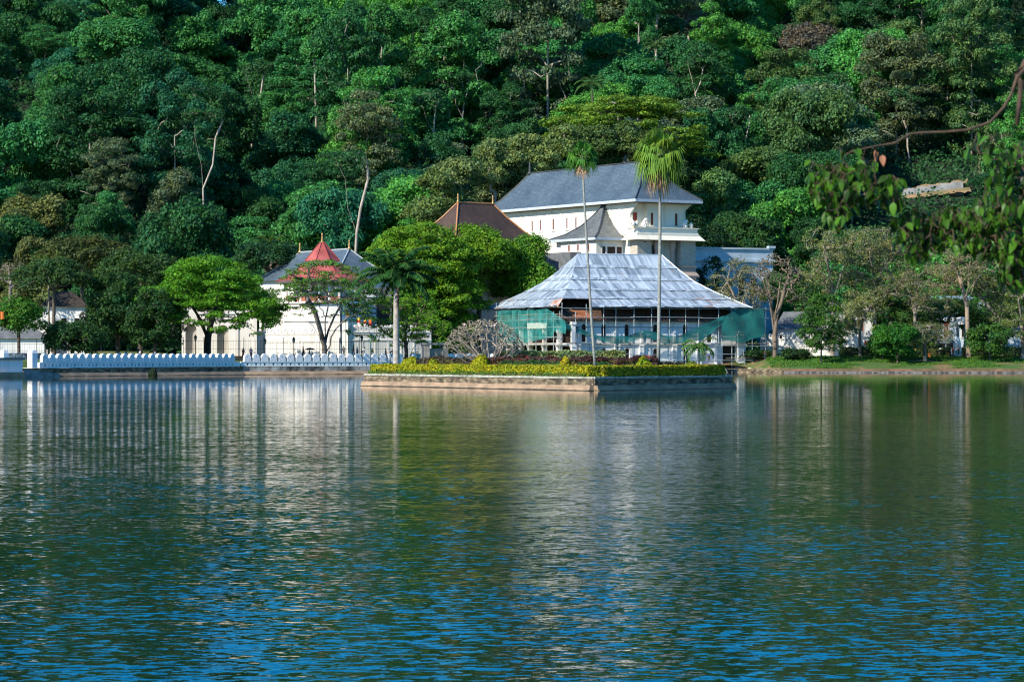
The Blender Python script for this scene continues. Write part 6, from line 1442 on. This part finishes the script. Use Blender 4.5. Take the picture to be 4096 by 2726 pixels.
# order of body joints: 0-5 spine and head, then leg, arm, leg, arm (four each)
WK = 463
for px, hy, pose, top, low, rz, sk_, lb in (
    (973, 1398, 'stand', 'black', 'black', 1.2, True, 'person in a long black dress above the kink of the balustrade'),
    (1004, 1396, 'walk', 'blue', 'dark blue', 1.5, False, 'person in a bright blue shirt seen from behind, above the kink of the balustrade'),
    (1213, 1392, 'walk', 'black', 'black', 0, False, 'person in black walking left of the open umbrella'),
    (1237, 1400, 'walk', 'pale blue', 'dark blue', 0, False, 'person in a pale blue shirt under the open black umbrella'),
    (1375, 1390, 'stand', 'teal', 'grey', 1.2, False, 'person in a teal top beside the foot of the tall pole'),
    (1414, 1386, 'walk', 'black', 'dark blue', 3.1, False, 'taller person in dark clothes, left one of the middle cluster of walkers'),
    (1429, 1394, 'walk', 'blue', 'dark blue', .3, False, 'person in a blue shirt in the middle cluster of walkers'),
    (1447, 1391, 'stoop', 'white', 'black', .2, False, 'person in white with a black bag leaning forward below the thin lamp post'),
    (1488, 1398, 'stand', 'green', 'grey', 1.4, False, 'person in a green top alone right of the middle walkers'),
    (1543, 1400, 'walk', 'dark blue', 'dark blue', .2, False, 'person in dark blue left of the thick palm trunk'),
    (1560, 1399, 'stoop', 'black', 'brown', .2, False, 'person in black stooping right beside the thick palm trunk'),
    (476, 1407, 'stand', 'white', 'white', 1.5, True, 'person in white behind the shaded balustrade, left one of the white-clad group'),
    (505, 1406, 'walk', 'white', 'pale blue', 1.0, False, 'person in white and pale blue, second of the white-clad group'),
    (526, 1409, 'stand', 'pale blue', 'white', 1.6, False, 'person in pale blue among the white-clad group'),
    (560, 1402, 'walk', 'white', 'white', .4, True, 'tallest white-clad person behind the shaded balustrade under the darkest tree'),
    (620, 1406, 'stand', 'pale blue', 'grey', .4, False, 'person in pale blue alone under the edge of the darkest tree')):
    person(px, WK - (18 if px < 700 else 8 if px < 1010 else 0), hy, pose, top, low, lb, rz, sk_)
um = empty('umbrella', (XX(1240, WK - .2), WK - .2, ZZ(1403, WK)), 0, 'open black umbrella held up by the person in pale blue', 'umbrella')
b = MB(); b.lathe([(.95, .18), (.75, .34), (.4, .48), (.02, .55)], 0, 0, 8); b.build('canopy', cloth('black'), um)
b = MB(); b.tube([(0, 0, -.55), (0, 0, .6)], .012, 5); b.build('shaft', IRON, um)
for px, hy, pose, top, low, lb in ((3757, 1388, 'stoop', 'white', 'grey', 'person in a white shirt bending on the right bank road near the bus'), (3812, 1392, 'walk', 'red', 'black', 'person in red and black on the right bank, left of the tall pale trunk'), (3834, 1386, 'stand', 'pale blue', 'black', 'person in pale blue on the right bank beside the tall pale trunk'), (3660, 1395, 'stand', 'yellow', 'black', 'person in yellow behind the low leaning tree on the right bank'), (3060, 1405, 'stand', 'black', 'dark blue', 'person in dark clothes in the shade left of the dead tree'), (3135, 1402, 'walk', 'pale blue', 'dark blue', 'person in pale blue in the shade right of the dead tree trunk')):
    person(px, 502.2, hy, pose, top, low, lb, .3, False, 'people on the right bank')
wk = person(2836, 489.5, 1411, 'stoop', 'blue', 'brown', 'worker in a blue shirt and yellow helmet at the scaffolding foot behind the small palm', 2.6, False, None)
b = MB(); b.lathe([(.15, -.02), (.135, .06), (.09, .12), (.02, .145)], .49, 0, 10); b.build('helmet', cloth('yellow'), wk, dz=-1.56, smooth=True)
bin_ = empty('litter_bin', (XX(3718, 499.5), 499.5, 2.75), 0, 'small orange bin on the grass right of the leaning branch', 'bin')
b = MB(); b.lathe([(.26, 0), (.32, .75), (.34, .8), (.28, .8)], 0, 0, 12); b.build('body', mat('orange_plastic', (.60, .20, .05), (.48, .15, .04), 2, .5), bin_)
# dark plant by the left wall and a crow in flight
ball_bush(611, 424.5, 36, 1474, (.035, .06, .03), 'small dark clump growing from the shaded lake wall at the waterline', 150, None, -.05, .14, 'wall_plant', 'plant')
bd = empty('crow', (XX(2580, 470), 470, ZZ(968, 470)), .2, 'black crow flying in front of the stone pier of the cream portico', 'bird'); b = MB()
b.tube([(-.28, 0, 0), (-.1, 0, .02), (.12, 0, .02), (.24, 0, .05), (.33, 0, .03)], [.02, .07, .075, .05, .012], 8); b.build('body', cloth('black'), bd, smooth=True)
for sg in (-1, 1):
    b = MB(); b.add([(.10, sg * .05, .04), (-.10, sg * .05, .04), (-.14, sg * .35, .16), (.06, sg * .38, .18), (-.10, sg * .62, .10), (-.02, sg * .64, .11)], [(0, 1, 2, 3), (3, 2, 4, 5)]); b.build('wing', cloth('black'), bd)

# ------------------------------------------------------------------ overhanging branch close to the camera
ND = 12.0
def np_(px, py, d=0.0): return np.array([XX(px, ND + d) - 4.4, d, ZZ(py, ND + d) - 1.42])
ot = empty('overhanging_tree', (4.4, ND, 1.42), 0, 'out-of-focus leafy branch hanging in from the right, close to the camera', 'tree')
rng = np.random.default_rng(33)
b = MB(); b.tube([(0, 0, -.1), (.05, 0, 1.2), (-.05, .05, 2.4), (-.3, .1, 3.4), (-.4, .1, 4.6)], [.22, .18, .16, .12, .08], 10); b.build('trunk', BARK, ot, smooth=True)
TW = mat('twig_bark', (.10, .065, .04), (.05, .035, .025), 18, .8)
limb = [(-.3, .1, 3.3), (-1.2, .05, 3.75)] + [tuple(np_(*q)) for q in ((4250, 200), (4120, 255), (4068, 310), (4045, 380), (4015, 430), (3960, 490), (3870, 520), (3780, 528), (3700, 530), (3640, 535), (3580, 572), (3500, 585), (3420, 602), (3372, 622))]
b = MB(); b.tube(limb, [.06, .04, .02, .013, .009, .0075, .007, .0068, .0065, .006, .0055, .005, .0045, .004, .003, .002], 7); b.build('main_branch', TW, ot, smooth=True)
stub = [tuple(np_(*q, .1)) for q in ((4230, 180), (4100, 250), (4062, 300), (4085, 330), (4078, 420), (4068, 500))]
b = MB(); b.tube(stub, [.02, .017, .015, .014, .012, .009], 7); b.build('branch_stub', TW, ot, smooth=True)
low = [tuple(np_(*q, -.1)) for q in ((4420, 700), (4250, 760), (4120, 700), (4040, 640), (3950, 610))]
b = MB(); b.tube(low, [.02, .017, .012, .008, .004], 6); b.build('side_branch', TW, ot, smooth=True)
low2 = [tuple(np_(*q, .15)) for q in ((4420, 700), (4250, 860), (4080, 920), (3930, 960), (3800, 900), (3700, 880))]
b = MB(); b.tube(low2, [.02, .017, .013, .010, .007, .004], 6); b.build('side_branch', TW, ot, smooth=True)
LV, LF, TWG = [], [], MB()
def near_leaf(c, az, pitch, roll, L):
    """pointed heart-shaped leaf, folded along its midrib"""
    rot = Matrix.Rotation(az, 3, 'Z') @ Matrix.Rotation(pitch, 3, 'Y') @ Matrix.Rotation(roll, 3, 'X'); o = len(LV); n = 6
    for i in range(n + 1):
        t = i / n; w = .30 * L * (math.sin(math.pi * min(1, t * .92 + .08)) ** .8) * (1.15 - .55 * t) if 0 < i < n else 0.02 * L
        x = t * L; z = -.18 * L * t * t
        for y, dz_ in ((-w, .12 * w * 2), (0, 0), (w, .12 * w * 2)): LV.append(tuple(Vector(c) + rot @ Vector((x, y, z + dz_))))
    for i in range(n):
        a = o + 3 * i; LF.extend([(a, a + 3, a + 4, a + 1), (a + 1, a + 4, a + 5, a + 2)])
spots = []
def cluster(n, x0, x1, y0, y1, d0, anchors, size=(.05, .08), fill=None):
    for _ in range(n):
        for _t in range(40):
            px, py = rng.uniform(x0, x1), rng.uniform(y0, y1)
            if fill is None or fill((px - x0) / (x1 - x0), (py - y0) / (y1 - y0)): break
        c = np_(px, py, d0 + rng.normal() * .12); near_leaf(c, rng.uniform(0, 6.28), rng.uniform(.5, 1.5), rng.normal() * .5, .74 * rng.uniform(*size)); spots.append((c, anchors))
cluster(280, 3235, 3500, 640, 900, 0, 'a', (.055, .085), lambda u, v: abs(u - .45) < .5 - .45 * v ** 1.6 or v < .45)
cluster(14, 3330, 3470, 590, 680, 0, 'a', (.06, .09))
cluster(90, 3480, 3600, 700, 820, .05, 'a', (.06, .09))
cluster(220, 3570, 3790, 830, 1030, .1, 'c', (.05, .08), lambda u, v: (u - .5) ** 2 + (v - .45) ** 2 < .27)
cluster(430, 3760, 4110, 820, 1060, .1, 'c', (.05, .08), lambda u, v: v < .6 + .4 * u)
cluster(120, 3880, 4110, 560, 830, -.1, 'b', (.055, .09), lambda u, v: u > .55 - .5 * v)
cluster(22, 3855, 4000, 520, 640, -.1, 'b', (.06, .09))
cluster(210, 4000, 4120, 800, 1140, .1, 'c', (.06, .10))
cluster(70, 4120, 4600, 550, 1100, .05, 'c', (.06, .10))
# twiglets carry the leaves
anch = {'a': np.array(limb[6:]), 'b': np.array(list(low)), 'c': np.array(list(low2))}
for key, A in anch.items():
    tp = [c for c, k in spots if k == key]
    pts_ = []; 
    for i in range(len(A) - 1):
        for t in np.linspace(0, 1, 5)[:-1]: pts_.append(A[i] * (1 - t) + A[i + 1] * t)
    pts_.append(A[-1]); base_n = len(pts_); nodes = [np.array(p) for p in pts_]
    for c in sorted(tp, key=lambda c: min(np.linalg.norm(np.array(p) - c) for p in pts_)):
        N_ = np.array(nodes); d = np.linalg.norm(N_ - c, axis=1) + .35 * np.clip(c[2] - N_[:, 2], 0, 9); k = int(np.argmin(d)); a_ = nodes[k]
        m_ = (a_ + c) / 2 + np.array([0, 0, -.02]) + rng.normal(size=3) * .008; TWG.tube([tuple(a_), tuple(m_), tuple(c)], [.0028, .0022, .0014], 4, False); nodes += [m_, c]
me = bpy.data.meshes.new('leaves'); me.from_pydata(LV, [], LF); me.materials.append(NEARLEAF); me.polygons.foreach_set('use_smooth', [True] * len(LF)); me.update()
lo = bpy.data.objects.new('leaves', me); link(lo, ot); lo.color = (.034, .105, .010, 1)
TWG.build('twigs', TW, ot)
q0 = len(LV); LV2 = LV; LV, LF = [], []
for k_ in range(3): near_leaf(np_(3500 + 14 * k_, 600 + 10 * k_, .02), 1.0 + 2 * k_, 1.25, .4, .05)
me = bpy.data.meshes.new('dead_leaf'); me.from_pydata(LV, [], LF); me.materials.append(mat('dead_leaf', (.42, .20, .10), (.30, .13, .07), 8, .7)); me.update()
link(bpy.data.objects.new('dead_leaf', me), ot)

shore_tree('shore_tree', 1050, 506, 1130, 190, 210, 'lobes', (.06, .19, .022), 'green tree below the tip of the blue-grey eave, left of the octagon', K=60, r=(.8, 1.5), leaf=.20, dens=44, seed=141, trunk_r=.25)
for i, (px, Yv, pt, w, lb) in enumerate(((3035, 506, 1400, 150, 'dark bush added to shade the bank behind the right end of the scaffolding'), (3180, 499, 1395, 130, 'low dark bush added for shade right of the dead tree trunk'))):
    x = XX(px, Yv); z = land_z(x, Yv); tree('bank_shrub', (x, Yv, z), ZZ(pt, Yv) - z, w * m_per_px(Yv) / 2, (ZZ(pt, Yv) - z) * .96, 'round', (.022, .07, .02), BARK, 55, .19, 40, (.5, 1.0), 160 + i, .12, label=lb, cat='shrub', bot=-.9, sub=1)  # bushes added to darken the bare bank beside the scaffolding
